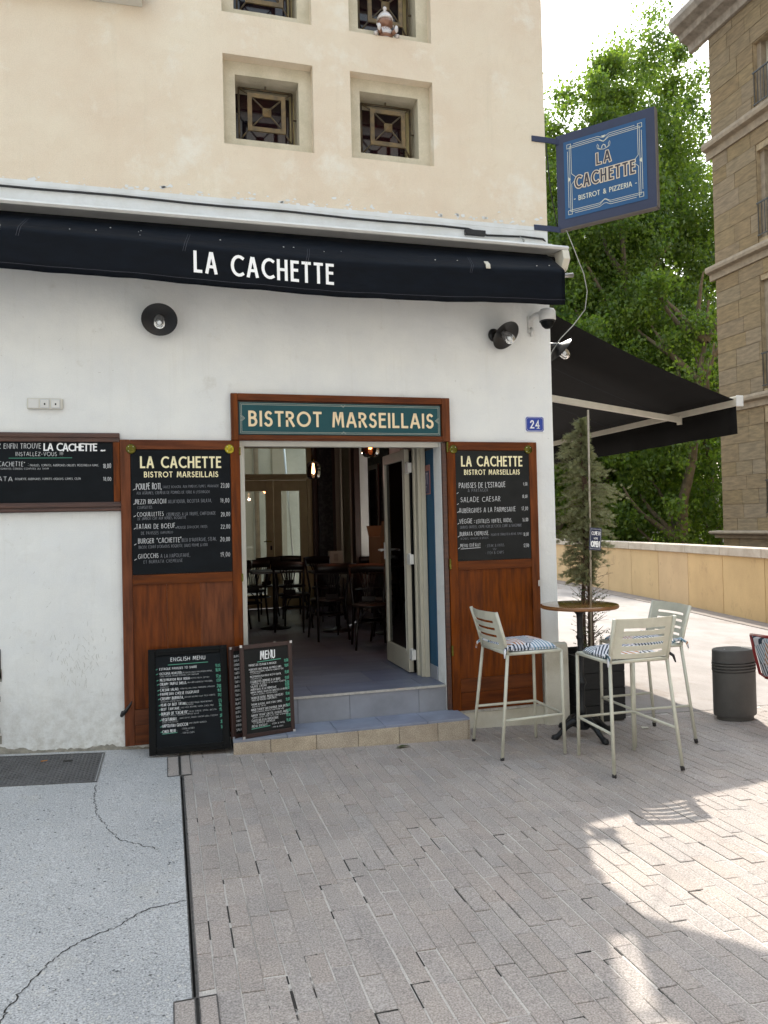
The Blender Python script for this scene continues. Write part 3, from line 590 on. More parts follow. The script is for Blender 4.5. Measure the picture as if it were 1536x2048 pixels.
# entrance step and threshold
st = []
z = .21
m = MB(); m.box(.44, 2.232, -.285, -.001, -.05, .188); m.build('step_core', 'joint_dark', bd)
for a, b in ((.433, .70), (.70, 1.035), (1.035, 1.35), (1.35, 1.67), (1.67, 1.98), (1.98, 2.233)): MB().box(a + .0015, b - .0015, -.30, -.286, -.06, .190).build('kerb_stone', 'step_stone', bd, .004)
MB().box(2.2335, 2.2475, -.2985, -.001, -.06, .190).build('kerb_stone', 'step_stone', bd, .004)
for a, b in ((.432, .82), (.82, 1.19), (1.19, 1.56), (1.56, 1.90), (1.90, 2.246)): MB().box(a + .002, b - .002, -.296, -.0015, .191, .210).build('step_tile', 'step_tile', bd, .002)
for a, b in ((.546, .95), (.95, 1.36), (1.36, 1.93), (1.93, 2.164)): MB().box(a + .0015, b - .0015, .0, .012, .2, .398).build('riser_tile', 'riser_tile', bd)
box('threshold_trim', 'tile_edge', .546, 2.164, -.008, .0185, .3985, .4145, bd, .002)
box('riser_core', 'joint_dark', .546, 2.164, .0125, .1, .05, .404, bd)

# cream metal door frame set in the opening
dfm = MB(); dfm.box(DX0, .585, .03, .10, .415, 2.349); dfm.box(DX0, DX1, .03, .10, 2.3495, 2.385); dfm.box(DX0 + .004, .577, .022, .0295, .415, 2.349); dfm.build('door_frame', 'white_frame', bd, .004)
m = MB(); m.box(2.085, DX1 - .0065, .365, .44, .415, 2.40); m.box(2.072, 2.15, .4405, .475, .415, 2.40); m.box(2.11, 2.15, .345, .3645, .415, 2.40); m.build('door_jamb', 'cream_frame', bd, .004)

# wooden surround
m = MB(); 
m.box(.484, .535, -.052, -.001, 2.388, 2.742); m.build('surround_post', 'varnished_wood', bd, .004); box('surround_post', 'varnished_wood', 2.170, 2.236, -.052, -.001, 2.388, 2.742, bd, .004)
m = MB(); m.box(.5355, 2.1695, -.052, -.001, 2.690, 2.742); m.build('surround_head', 'varnished_rail', bd, .004)
m = MB(); m.box(.5355, 2.1695, -.052, -.001, 2.386, 2.428); m.box(.5355, 2.1695, -.060, -.0525, 2.394, 2.404); m.build('surround_sill', 'varnished_rail', bd, .003)
box('surround_backing', 'dark_moulding', .5355, 2.1695, -.02, -.001, 2.429, 2.689, bd)
box('hinge_post', 'dark_moulding', 2.168, 2.205, -.03, -.001, .215, 2.384, bd, .003)

# glass door leaf, folded inwards
lf = thing('glass_door_leaf', 'narrow cream framed glass door standing open into the bistro', 'door', (2.05, .555, .425))
m = MB(); m.box(-.022, .022, 0, .055, 0, 1.96); m.box(-.022, .022, .640, .70, 0, 1.96); m.box(-.022, .022, .0555, .6395, 1.87, 1.96); m.box(-.022, .022, .0555, .6395, 0, .185); m.build('leaf_frame', 'cream_frame', lf, .004)
m = MB(); m.box(-.026, -.0225, .050, .056, .18, 1.876); m.box(-.026, -.0225, .638, .645, .18, 1.876); m.build('glazing_bead', 'white_frame', lf)
MB().box(-.003, .003, .056, .6395, .1855, 1.8695).build('pane', 'dark_glass', lf)
m = MB(); m.box(-.034, -.0265, .655, .685, .97, 1.13); m.tube([(-.034, .668, 1.06), (-.085, .668, 1.06), (-.09, .66, 1.06), (-.09, .56, 1.058)], .010, 8); m.box(.0265, .034, .655, .685, .97, 1.13); m.tube([(.034, .668, 1.06), (.07, .668, 1.06)], .012, 8); m.build('handle', 'white_metal', lf, .002)
for zz in (.12, .95, 1.75): 
    m = MB(); m.box(-.018, .018, -.085, -.002, zz, zz + .085); m.tube([(-.006, -.045, zz - .01), (-.006, -.045, zz + .095)], .012, 8); m.build('hinge', 'white_metal', lf, .002)
m = MB(); m.box(.024, .05, -.02, .64, 0.0, 1.95); m.build('folded_leaf', 'black_frame', lf, .003)
ps = thing('wall_poster', 'small dark violet poster with pale letters on the blue door reveal', 'poster', (DX1 - .008, .33, 2.10))
MB().box(-.004, .001, -.085, .085, -.125, .125).build('frame', 'poster_pink', ps); MB().box(-.006, -.0045, -.078, .078, -.117, .075).build('print', 'poster_violet', ps)
m = MB(); PY = lambda p: (-.007 - LIFT[0], -p[0], p[1])
write(m, 'IVT', -.05, -.04, .10, PY, .10, .14); write(m, 'T', -.01, -.10, .045, PY, None, .2); m.build('lettering', 'poster_pale', ps)

# upper windows: deep reveal, dark stained panes, bronze grille
def upper_window(x, z):
    cx, cz = x + .348, z + .345
    w = MB(); w.box(cx - .255, cx + .255, .361, .39, cz - .26, cz + .26); f = w.build('window', 'stained_glass', bd)
    t = .012; Y = .20
    g = MB()
    def bar(a, b, r=.008, y0=Y, y1=Y): g.tube([(cx + a[0], y0, cz + a[1]), (cx + b[0], y1, cz + b[1])], r, 4)
    s = .212
    for a, b in (((-s, -s), (s, -s)), ((s, -s), (s, s)), ((s, s), (-s, s)), ((-s, s), (-s, -s))): bar(a, b, .010)
    q = .150; yf = Y - .055
    for sx in (-1, 1):
        for sz in (-1, 1): bar((sx * s, sz * s), (sx * q * .95, sz * q * .95), .008, Y, yf); bar((sx * .125, sz * .125), (sx * .03, sz * .03), .007, yf, yf - .02)
    bar((0, s), (0, .245), .007); bar((-s, 0), (-.245, 0), .007); bar((s, 0), (.245, 0), .007)
    g.build('grille', 'bronze', f)
    i = MB(); 
    for a in (wall_holes(cx - q, cx + q, cz - q, cz + q, yf - .008, yf + .006, [(cx - q + .034, cx + q - .034, cz - q + .034, cz + q - .034)]),): i.v, i.f, i.sm = a.v, a.f, a.sm
    i.build('square_ring', 'bronze_light', f)
    b = MB(); o = .034; yb = yf - .02
    b.add([(cx - o, yb, cz - o), (cx + o, yb, cz - o), (cx + o, yb, cz + o), (cx - o, yb, cz + o), (cx, yb - .028, cz), (cx - o, yb + .012, cz - o), (cx + o, yb + .012, cz - o), (cx + o, yb + .012, cz + o), (cx - o, yb + .012, cz + o)],
          [(0, 1, 4), (1, 2, 4), (2, 3, 4), (3, 0, 4), (5, 6, 1, 0), (6, 7, 2, 1), (7, 8, 3, 2), (8, 5, 0, 3)]); b.build('boss', 'bronze_light', f)
    k = MB(); k.box(cx - .25, cx + .25, .32, .36, cz - .25, cz - .22); k.box(cx + .215, cx + .25, .32, .36, cz - .22, cz + .25); k.build('inner_frame', 'olive_frame', f)
for x in win_x:
    for z in win_z: upper_window(x, z)

# interior: back doors
def back_doors():
    y0, y1 = YB + .02, YB + .09
    m = MB(); m.box(.42, .50, y0, y1, .415, 3.10); m.box(2.25, 2.33, y0, y1, .415, 3.10); m.box(.5005, 2.2495, y0, y1, 3.02, 3.10); m.box(.5005, 2.2495, y0, y1, 2.50, 2.60); m.box(.5005, 2.2495, y0 - .012, y0 - .0005, 2.525, 2.545); m.build('back_door_frame', 'olive_frame', bd, .004)
    MB().box(.501, 2.249, y0 + .03, y0 + .036, 2.601, 3.019).build('transom_pane', 'window_glass', bd)
    for a, b, hx in ((.505, 1.690, 1.66), (1.696, 2.245, 1.72)):
        s = .125
        m = MB(); m.box(a, a + s, y0, y1 - .02, .42, 2.495); m.box(b - s, b, y0, y1 - .02, .42, 2.495); m.box(a + s + .0005, b - s - .0005, y0, y1 - .02, 2.32, 2.495); m.box(a + s + .0005, b - s - .0005, y0, y1 - .02, .42, .64)
        d = m.build('back_door', 'olive_frame', bd, .004)
        MB().box(a + s + .001, b - s - .001, y0 + .02, y0 + .026, .641, 2.319).build('pane', 'window_glass', d)
        if hx < 1.7:
            h = MB(); h.tube([(hx - .02, y0 - .001, 1.50), (hx - .02, y0 - .05, 1.50), (hx - .14, y0 - .05, 1.50)], .010, 6); h.build('handle', 'brass', d)
            MB().box(hx - .035, hx - .005, y0 - .004, y0 - .001, 1.36, 1.43).build('lock_plate', 'cable_black', d)
    m = MB(); m.box(2.345, 2.408, YB - .05, YB - .001, .415, 3.34); m.build('wood_post', 'inner_brown', bd)
    MB().box(2.409, 2.645, YB - .12, YB - .001, .415, 3.34).build('papered_pier', 'wallpaper', bd)
    MB().box(2.646, 2.71, YB - .05, YB - .001, .415, 3.34).build('wood_post', 'inner_brown', bd)
    m = MB(); m.box(2.711, 2.80, YB - .06, YB - .001, .415, 3.34); m.box(2.83, 2.944, YB - .09, YB - .001, .415, 3.34); m.build('cream_post', 'cream_frame', bd, .004)
back_doors()
# side windows of the room; the cream framed pair added to let light in
for (a, b, z0, mm, fr) in ((5.28, 5.84, 1.25, 'clear_glass', 'inner_brown'), (1.5, 2.80, 1.25, 'clear_glass', 'cream_frame'), (2.85, 4.15, 1.25, 'clear_glass', 'cream_frame')):
    m = wall_holes(a, b, z0, 3.05, 3.10, 3.15, [(a + .03, b - .03, z0 + .03, 3.02)]); swap_xy(m); f = m.build('window', fr, bd, .004)
    if a < 5: MB().box(3.12, 3.126, a + .031, b - .031, z0 + .031, 3.019).build('pane', mm, f)
MB().box(2.86, 2.949, 5.845, 6.10, .415, 3.34).build('wood_post', 'inner_brown', bd, .004)
cl = wall_holes(-.17, .0, .9, 3.2, -.02, .02, [(-.145, -.025, .95, 3.12)]).build('open_casement', 'cream_frame', bd, .003); cl.location = (2.86, 6.08, 0); cl.rotation_euler = (0, 0, R(-8))
MB().box(-.144, -.026, -.003, .003, .951, 3.119).build('pane', 'window_glass', cl)
MB().box(2.93, 2.949, 4.16, 5.27, .415, 3.34).build('dark_panelling', 'wallpaper', bd); MB().box(3.05, 3.15, 2.801, 2.849, 1.25, 3.05).build('added_window_post', 'cream_frame', bd); MB().box(2.93, 2.949, .37, 4.155, .415, 1.20).build('dark_dado', 'inner_brown', bd)
mr = thing('wall_mirror', 'tall dark framed mirror hanging on the side wall inside the bistro', 'mirror', (2.925, 4.85, 1.95)); MB().box(-.03, 0, -.26, .26, -.65, .65).build('frame', 'inner_brown', mr, .01); MB().box(-.034, -.031, -.19, .19, -.58, .58).build('mirror_plate', 'dark_glass', mr)

# courtyard wall behind the back doors
cw = thing('courtyard_wall', 'pale grey rendered wall with flat pilasters seen through the back doors', 'wall', (1.2, 10.2, 0))
MB().box(-6.5, 1.95, 0, .3, -.3, 5.0).build('wall_face', 'courtyard_wall', cw)
for px in (-1.55, -.55, .25, .95): MB().box(px, px + .28, -.08, -.001, .0, 4.9).build('pilaster', 'courtyard_band', cw)
MB().tube([(.62, -.14, 0.0), (.60, -.14, 4.9)], .05, 8).build('downpipe', 'stone_trim', cw)
box('courtyard_ground', 'alley_stone', -8, 3.19, 6.985, 10.2, .1, .40)['kind'] = 'structure'

# ================================================================= SHUTTERS (open, flat on the wall)
def shutter(x0, x1, z0, z1, split, label):
    s = thing('door_shutter', label, 'shutter', (x0, -.006, z0), group='varnished shutters folded back beside the door'); w = x1 - x0; h = z1 - z0; y0, y1 = -.036, 0
    sw = .070
    MB().box(0, sw, y0, y1, 0, h).build('stile', 'varnished_wood', s, .003); MB().box(w - sw, w, y0, y1, 0, h).build('stile', 'varnished_wood', s, .003)
    MB().box(sw + .0006, w - sw - .0006, y0, y1, h - .070, h).build('rail', 'varnished_rail', s, .003)
    zr = split - z0
    MB().box(sw + .0006, w - sw - .0006, y0, y1, zr - .072, zr).build('rail', 'varnished_rail', s, .003)
    MB().box(sw + .0006, w - sw - .0006, y0, y1, 0, .145).build('rail', 'varnished_rail', s, .003)
    MB().box(sw + .0006, w - sw - .0006, y0, y1, .1465, .255).build('rail', 'varnished_rail', s, .003)
    n = 3; pw = (w - 2 * sw) / n
    for i in range(n): MB().box(sw + i * pw + .0004, sw + (i + 1) * pw - .0004, y0 + .018, y1, .256, zr - .073).build('panel_board', 'varnished_wood', s)
    MB().box(sw + .001, w - sw - .001, y0 + .022, y1, zr + .001, h - .071).build('backing_panel', 'varnished_wood', s)
    return s
sL = shutter(-.312, .544, .173, 2.386, 1.400, 'left brown varnished door shutter behind the two standing menu boards')
sR = shutter(2.208, 3.010, .200, 2.388, 1.412, 'right brown varnished door shutter behind the bar stools')
for zz in (.45, 1.15, 2.1): MB().box(-.006, .010, -.046, -.037, zz, zz + .085).build('hinge', 'brass_dark', sR, .002)
for zz in (.45, 1.15, 2.1): MB().box(.850, .862, -.046, -.037, zz, zz + .06).build('hinge', 'brass_dark', sL, .002)
MB().box(.782, .796, -.045, -.037, .98, 1.03).build('catch', 'silver', sR, .003)
# black wall hook holding the left shutter
m = MB(); m.tube([(-.325, -.02, .418), (-.330, -.05, .40), (-.305, -.06, .43), (-.27, -.062, .475), (-.258, -.062, .50)], [.012, .014, .013, .009, .003], 8)
tag(m.build('shutter_hook', 'black_metal'), 'black iron hook catching the outer edge of the left shutter', 'hook')

TITLE_L = [('LA CACHETTE', -.175, .405, 2.178, .087, .17), ('BISTROT MARSEILLAIS', -.149, .382, 2.110, .043, .17)]
TITLE_R = [('LA CACHETTE', 2.329, 2.878, 2.185, .087, .17), ('BISTROT MARSEILLAIS', 2.353, 2.852, 2.117, .043, .17)]
LB = [('POULPE ROTI,', -0.206, -0.028, 2.021, 0.046), ('SAUCE ROUGAIL AUX PIMENTS FUMES, MARINADE', -0.019, 0.383, 2.030, 0.019), ("AUX AGRUMES, CREMEUX DE POMMES DE TERRE A L'ESTRAGON", -0.203, 0.317, 1.985, 0.021), ('23,00', 0.399, 0.461, 2.029, 0.035),
('MEZZI RIGATONI', -0.215, 0.003, 1.915, 0.036), ("ALLA'NDUJA, RICOTTA SALATA,", 0.018, 0.331, 1.919, 0.026), ('COURGETTES', -0.199, -0.096, 1.881, 0.021), ('19,00', 0.393, 0.459, 1.918, 0.032),
('COQUILLETTES', -0.203, -0.017, 1.825, 0.031), ('CREMEUSES A LA TRUFFE, CHIFFONADE', 0.004, 0.357, 1.825, 0.024), ('DE JAMBON CUIT AUX HERBES, ROQUETTE', -0.198, 0.142, 1.799, 0.020), ('20,00', 0.395, 0.463, 1.815, 0.032),
('TATAKI DE BOEUF,', -0.211, 0.072, 1.733, 0.036), ("MOUSSE D'AVOCAT, FRITES", 0.078, 0.294, 1.730, 0.020), ('DE PANISSES', -0.176, -0.055, 1.692, 0.023), ('(SUPPLEMENT)', -0.041, 0.047, 1.696, 0.017), ('22,00', 0.393, 0.461, 1.723, 0.032),
('BURGER "CACHETTE"', -0.198, 0.106, 1.628, 0.037), ("BLEU D'AUVERGNE, STEAK,", 0.109, 0.360, 1.633, 0.026), ("BACON, CONFIT D'OIGNONS, ROQUETTE, SAUCE POIVRE & NOIX", -0.194, 0.294, 1.591, 0.022), ('20,00', 0.388, 0.459, 1.628, 0.033),
('GNOCCHIS', -0.201, -0.058, 1.519, 0.034), ('A LA NAPOLITAINE,', -0.043, 0.167, 1.520, 0.027), ('ET BURRATA CREMEUSE', -0.162, 0.112, 1.482, 0.023), ('19,00', 0.386, 0.457, 1.513, 0.033)]
RB = [("PANISSES DE L'ESTAQUE", 2.305, 2.716, 2.008, 0.044), ('A PARTAGER', 2.381, 2.560, 1.975, 0.026), ('9,00', 2.880, 2.918, 2.024, 0.028), ('SALADE CAESAR', 2.317, 2.668, 1.893, 0.041), ('18,00', 2.867, 2.915, 1.920, 0.028),
('AUBERGINES A LA PARMESANE', 2.300, 2.803, 1.805, 0.039), ('17,00', 2.860, 2.918, 1.816, 0.031), ('VEGGIE :', 2.301, 2.436, 1.718, 0.039), ('LENTILLES VERTES, RADIS,', 2.449, 2.770, 1.718, 0.033), ('GRAINES SAUTEES, CREME NOIX DE COCO, CURRY & GINGEMBRE', 2.306, 2.856, 1.677, 0.023), ('16,00', 2.864, 2.918, 1.724, 0.031),
('BURRATA CREMEUSE,', 2.301, 2.560, 1.617, 0.033), ('VELOUTE DE COURGETTES & MENTHE, TOMATE', 2.576, 2.861, 1.612, 0.019), ('SECHEES, VINAIGRE & BASILIC', 2.307, 2.555, 1.586, 0.017), ('18,00', 2.870, 2.918, 1.604, 0.028),
('MENU ENFANT', 2.303, 2.482, 1.524, 0.030), ('- STEAK & FRITES', 2.521, 2.692, 1.520, 0.022), ('OU', 2.592, 2.619, 1.494, 0.018), ('- FISH & CHIPS', 2.523, 2.687, 1.461, 0.023), ('12,00', 2.868, 2.918, 1.509, 0.031)]
LONG = [('VOUS AVEZ ENFIN TROUVE', -1.30, -0.842, 2.319, 0.037), ('INSTALLEZ-VOUS !!!', -1.007, -0.698, 2.267, 0.029), ('PLANCHE "CACHETTE" :', -1.29, -0.925, 2.194, 0.033), ('PANISSES, TOMATES, AUBERGINES GRILLEES, MOZZARELLA FUMEE,', -0.916, -0.459, 2.194, 0.015), ('BURRATA CREMEUSE, TOMATES CERISES CONFITES AU THYM', -1.29, -0.794, 2.171, 0.013), ('18,00', -0.432, -0.376, 2.180, 0.034),
('BURRATA', -1.25, -1.030, 2.090, 0.033), ('ROQUETTE, AUBERGINES, TOMATES, OIGNONS, CAPRES, CELERI', -1.013, -0.583, 2.098, 0.015), ('18,00', -0.432, -0.376, 2.089, 0.029)]
def board(name, label, x0, x1, z0, z1, ysurf, titles, lines, slate, dash=None):
    b = thing(name, label, 'menu board', ((x0 + x1) / 2, ysurf + .006, z0))
    ox = (x0 + x1) / 2
    MB().box(x0 - ox, x1 - ox, -.006, 0, 0, z1 - z0).build('slate_panel', slate, b, .001)
    if titles:
        m = MB()
        for t, a, c, z, h, s in titles: write(m, t, a - ox, z - z0, h, XZ(-.0075), c - a, .155, .38)
        m.build('title_lettering', 'gold_lettering', b)
    big = MB(); small = MB()
    for t, a, c, z, h in lines:
        write(big if h > .027 else small, t, a - ox, z - z0, h, XZ(-.0078), c - a, .085 if h > .027 else .065, .34, jit=.06, slope=.012)
    if dash:
        for (a, z) in dash: ribbon(big, [(a - ox, z - z0), (a - ox + .012, z - z0 + .007)], .004, XZ(-.0078))
    tag(big.build('chalk_writing', 'chalk', b), kind='stuff'); tag(small.build('faint_chalk_writing', 'chalk_faint', b), kind='stuff')
    return b
bL = board('menu_board', 'tall black menu board on the left shutter listing dishes from poulpe roti down', -.241, .473, 1.402, 2.314, -.036, TITLE_L, LB, 'slate', [(-.224, z) for z in (2.02, 1.915, 1.825, 1.735, 1.62, 1.51)])
bR = board('menu_board', 'tall dark grey menu board on the right shutter listing dishes from panisses down', 2.279, 2.939, 1.414, 2.316, -.036, TITLE_R, RB, 'slate_grey', [(2.286, z) for z in (1.965, 1.875, 1.81, 1.715, 1.61, 1.515)])
m = MB(); ribbon(m, [(-.30, .098), (-.13, .105)], .004, XZ(-.0079)); m.build('chalk_underline', 'chalk', bR)
def disc(x, z, label, bright):
    d = thing('brass_disc', label, 'brass disc', (x, -.043, z), (R(90), 0, 0), 'round brass fixings at the board corners')
    MB().lathe([(.034, -.004), (.036, 0), (.035, .004), (.030, .006), (.002, .0065)], 28).build('plate', 'brass' if bright else 'brass_dark', d)
    m = MB(); 
    for a in (45, 135, 225): m.lathe([(.0028, .006), (.0028, .0085)], 8, Matrix.Translation((.022 * math.cos(R(a)), .022 * math.sin(R(a)), 0)))
    m.build('screw', 'white_metal', d)
disc(-.236, 2.318, 'brass disc at the upper left corner of the left menu board', 0); disc(.468, 2.320, 'bright reflecting brass disc at the upper right corner of the left menu board', 1)
disc(2.262, 2.326, 'brass disc at the upper left corner of the right menu board', 0); disc(2.932, 2.326, 'brass disc at the upper right corner of the right menu board', 0)

# long wall board on the far left
lb = thing('wall_menu_board', 'wide framed chalkboard fixed to the white wall at the far left', 'menu board', (-1.5, -.002, 1.868))
lx0, lx1 = -2.6 + 1.5, -.312 + 1.5 - .0015
MB().box(lx0, lx1, -.030, 0, 0, .068).build('bottom_rail', 'dark_moulding', lb, .004); MB().box(lx0, lx1 + .006, -.042, -.0305, .030, .056).build('moulding', 'dark_moulding', lb, .005); MB().box(lx0, lx1 + .003, -.038, -.0305, .004, .022).build('moulding', 'dark_moulding', lb, .004)
MB().box(lx0, lx1, -.030, 0, .500, .566).build('top_rail', 'dark_moulding', lb, .004); MB().box(lx0, lx1 - .002, -.042, -.0305, .530, .560).build('moulding', 'dark_moulding', lb, .005)
MB().box(lx1 - .046, lx1, -.028, 0, .0685, .4995).build('side_rail', 'varnished_wood', lb, .003); MB().box(lx0, lx0 + .046, -.028, 0, .0685, .4995).build('side_rail', 'varnished_wood', lb, .003)
MB().box(lx0 + .047, lx1 - .047, -.014, 0, .0685, .4995).build('slate_panel', 'slate', lb)
m = MB(); mb_ = MB()
for t, a, c, z, h in LONG: write(m, t, a + 1.5, z - 1.868, h, XZ(-.0155), c - a, .09, .30, jit=.06)
write(mb_, 'LA CACHETTE ...', -.828 + 1.5, 2.303 - 1.868, .056, XZ(-.0157), .415, .17, .2, jit=.06); mb_.build('bold_chalk_lettering', 'chalk_bright', lb)
tag(m.build('chalk_writing', 'chalk', lb), kind='stuff')
m = MB(); ribbon(m, [(.45, 2.252 - 1.868), (.75, 2.254 - 1.868), (.86, 2.255 - 1.868)], .0035, XZ(-.0158)); m.build('chalk_underline', 'chalk_green', lb)

# ================================================================= FASCIA SIGN
fs = thing('fascia_sign', 'teal panel reading BISTROT MARSEILLAIS above the doorway', 'sign', (1.352, -.022, 2.43))
MB().box(-.808, .808, -.012, 0, .002, .250).build('panel', 'teal', fs, .002)
m = MB()
for a in (.010, .020):
    X1, Z0, Z1 = .808 - a, .002 + a, .250 - a
    ribbon(m, [(-X1, Z0), (X1, Z0), (X1, Z1), (-X1, Z1), (-X1, Z0)], .0028, XZ(-.0135), True)
for sx in (-1, 1): ribbon(m, [(sx * .795, .145), (sx * .775, .126), (sx * .795, .107)], .003, XZ(-.0136)); ribbon(m, [(sx * .785, .145), (sx * .765, .126), (sx * .785, .107)], .003, XZ(-.0136))
for zz, s in ((.240, -1), (.012, 1)): ribbon(m, [(-.018, zz), (0, zz + s * .018), (.018, zz)], .003, XZ(-.0136))
m.build('border_lines', 'sign_line', fs)
m = MB(); write(m, 'BISTROT MARSEILLAIS', .614 - 1.352, .064, .120, XZ(-.014), 1.486, .155, .36); m.build('lettering', 'cream_lettering', fs)

# ================================================================= HOUSE NUMBER, SWITCHES, CAMERA, LAMPS
hn = thing('house_number', 'small blue enamel plate with the white number 24', 'sign', (3.017, -.002, 2.477))
MB().box(-.090, .090, -.005, 0, 0, .136).build('plate', 'enamel_white', hn, .003)
m = MB(); c = .014; X1, Z0, Z1 = .084, .006, .130
m.prism([(-X1 + c, Z0), (X1 - c, Z0), (X1, Z0 + c), (X1, Z1 - c), (X1 - c, Z1), (-X1 + c, Z1), (-X1, Z1 - c), (-X1, Z0 + c)], -.0065, -.0052); m.build('blue_field', 'enamel_blue', hn)
m = MB(); X1, Z0, Z1 = .077, .013, .123; ribbon(m, [(-X1 + c, Z0), (X1 - c, Z0), (X1, Z0 + c), (X1, Z1 - c), (X1 - c, Z1), (-X1 + c, Z1), (-X1, Z1 - c), (-X1, Z0 + c), (-X1 + c, Z0)], .0022, XZ(-.0069), True)
write(m, '2', -.044, .032, .070, XZ(-.007), .038, .15, .2); write(m, '4', .004, .032, .070, XZ(-.007), .040, .15, .2); ribbon(m, [(.018, .0335), (.044, .0335)], .004, XZ(-.0071)); m.build('numeral', 'enamel_white', hn)
sw = thing('outdoor_sockets', 'row of three small white switch boxes on the wall', 'switch box', (-.811, -.001, 2.60))
MB().box(-.118, .118, -.022, 0, 0, .078).build('back_box', 'ac_plastic', sw, .006); MB().box(-.108, -.040, -.028, -.0225, .006, .070).build('switch_cover', 'white_metal', sw, .005)
for a in (-.032, .040): MB().box(a, a + .062, -.028, -.0225, .006, .070).build('socket_cover', 'silver', sw, .004); MB().box(a + .006, a + .056, -.0305, -.0285, .012, .064).build('socket_lid', 'white_metal', sw, .004); MB().box(a + .026, a + .036, -.0315, -.031, .028, .042).build('keyhole', 'cable_black', sw)

def wall_lamp(label, loc, rotz=0, tilt=50):
    t = thing('wall_lamp', label, 'wall lamp', loc, (0, 0, rotz), 'black wall lamps with glass jars'); 
    MB().lathe([(.052, 0), (.055, .006), (.052, .026), (.040, .032), (.001, .033)], 24, Matrix.Rotation(R(90), 4, 'X')).build('wall_mount', 'black_metal', t)
    MB().tube([(0, -.02, 0), (0, -.075, .004), (0, -.12, -.006)], [.026, .024, .034], 12).build('arm', 'black_metal', t)
    Mx = Matrix.Translation((0, -.125, -.010)) @ Matrix.Rotation(R(-tilt), 4, 'X')
    MB().lathe([(.034, .030), (.036, .012), (.060, -.002), (.124, -.030), (.127, -.034), (.122, -.032), (.058, -.008), (.030, -.008)], 36, Mx).build('shade', 'black_metal', t)
    MB().lathe([(.038, -.010), (.042, -.05), (.042, -.088), (.036, -.112), (.022, -.127), (.002, -.132)], 24, Mx).build('glass_jar', 'lamp_glass', t)
    MB().lathe([(.012, -.02), (.014, -.045), (.024, -.066), (.0265, -.08), (.022, -.094), (.010, -.102), (.001, -.103)], 20, Mx).build('bulb', 'bulb_white', t)
    return t
wall_lamp('black round wall lamp with glass jar left of the doorway', (-.020, 0, 3.275))
wall_lamp('black round wall lamp with glass jar beside the building corner', (2.655, 0, 3.285), R(22))
wall_lamp('wall lamp on the side wall catching sunlight on its shade', (XC, .10, 3.245), R(90))
cc = thing('security_camera', 'white dome camera under the right end of the navy awning', 'camera', (3.000, 0, 3.405))
m = MB(); m.box(-.025, .025, -.022, 0, -.09, .06); m.tube([(0, -.02, .03), (.02, -.09, .05), (.055, -.15, .05)], .022, 10); m.build('bracket', 'white_metal', cc, .005)
MB().lathe([(.066, -.02), (.070, -.01), (.068, .055), (.055, .075), (.002, .078)], 28, Matrix.Translation((.075, -.17, 0))).build('housing', 'white_metal', cc)
MB().lathe([(.002, -.088), (.022, -.084), (.044, -.065), (.056, -.040), (.060, -.0205)], 28, Matrix.Translation((.075, -.17, 0))).build('dome', 'black_frame', cc)
MB().lathe([(.061, -.030), (.066, -.028), (.066, -.021), (.061, -.0205)], 28, Matrix.Translation((.075, -.17, 0))).build('collar', 'black_metal', cc)
MB().tube([(.0, -.02, -.05), (.0, -.05, -.075), (.0, -.03, -.11), (.01, -.01, -.09)], .014, 8).build('cable_gland', 'white_metal', cc)
tag(MB().box(XC + .001, XC + .018, .06, .11, 2.905, 2.985).build('orange_label', 'label_orange'), 'small orange tag on the side wall just under the sunlit lamp', 'label')
# air conditioning pipe box at the very top
ac = thing('pipe_trunking', 'cream plastic trunking with a grey end on the upper wall at the top edge', 'trunking', (-.5, -.001, 5.60), (0, R(-1.5), 0))
MB().box(-.6, .40, -.10, 0, 0, .10).build('trunk', 'ac_plastic', ac, .008); MB().lathe([(.045, 0), (.052, .02), (.050, .05), (.030, .06), (.002, .061)], 20, Matrix.Translation((.425, -.055, .075)) @ Matrix.Rotation(R(90), 4, 'X')).build('end_cap', 'silver', ac)
# broken conduit low on the left wall
cd = thing('broken_conduit', 'broken white conduit in chipped plaster at the far left wall', 'conduit', (-1.165, -.003, .30))
MB().tube([(0, -.012, 0), (.005, -.016, .18), (.004, -.014, .34), (.002, -.014, .44)], .016, 8).build('pipe', 'white_metal', cd)
MB().box(.012, .04, -.004, 0, .42, .62).build('chase', 'crack_dark', cd); m = MB(); r = random.Random(4)
for i in range(12): a = r.uniform(-.04, .035); z = r.uniform(-.06, .55); s = r.uniform(.012, .04); m.box(a - s * .5, a + s * .5, -.004, -.0005, z - s, z + s)
m.build('chipped_plaster', 'bare_mortar', cd, .004)

# ================================================================= FRONT AWNING
aw = thing('front_awning', 'navy awning with white LA CACHETTE lettering folded above the doorway', 'awning', (0, 0, 3.5))
AX0, AX1 = -3.4, 3.105
m = MB(); m.prism([(-.001, .60), (-.001, .49), (-.268, .452), (-.284, .468), (-.270, .486), (-.03, .552)], AX0, 3.232, 'x'); m.build('cover_plate', 'white_metal', aw, .003)
m = MB(); m.prism([(-.006, .488), (-.280, .448), (-.300, .37), (-.25, .30), (-.13, .26), (-.006, .26)], 3.170, 3.232, 'x'); m.build('end_bracket', 'cream_metal', aw, .006)
MB().tube([(AX0, -.115, .395), (3.168, -.115, .395)], .050, 12).build('roller', 'black_canvas', aw)
MB().tube([(AX0, -.375, .170), (.2, -.375, .152), (1.3, -.375, .135), (2.4, -.375, .155), (3.10, -.385, .195), (3.20, -.385, .205)], .018, 12).build('front_bar', 'silver', aw)
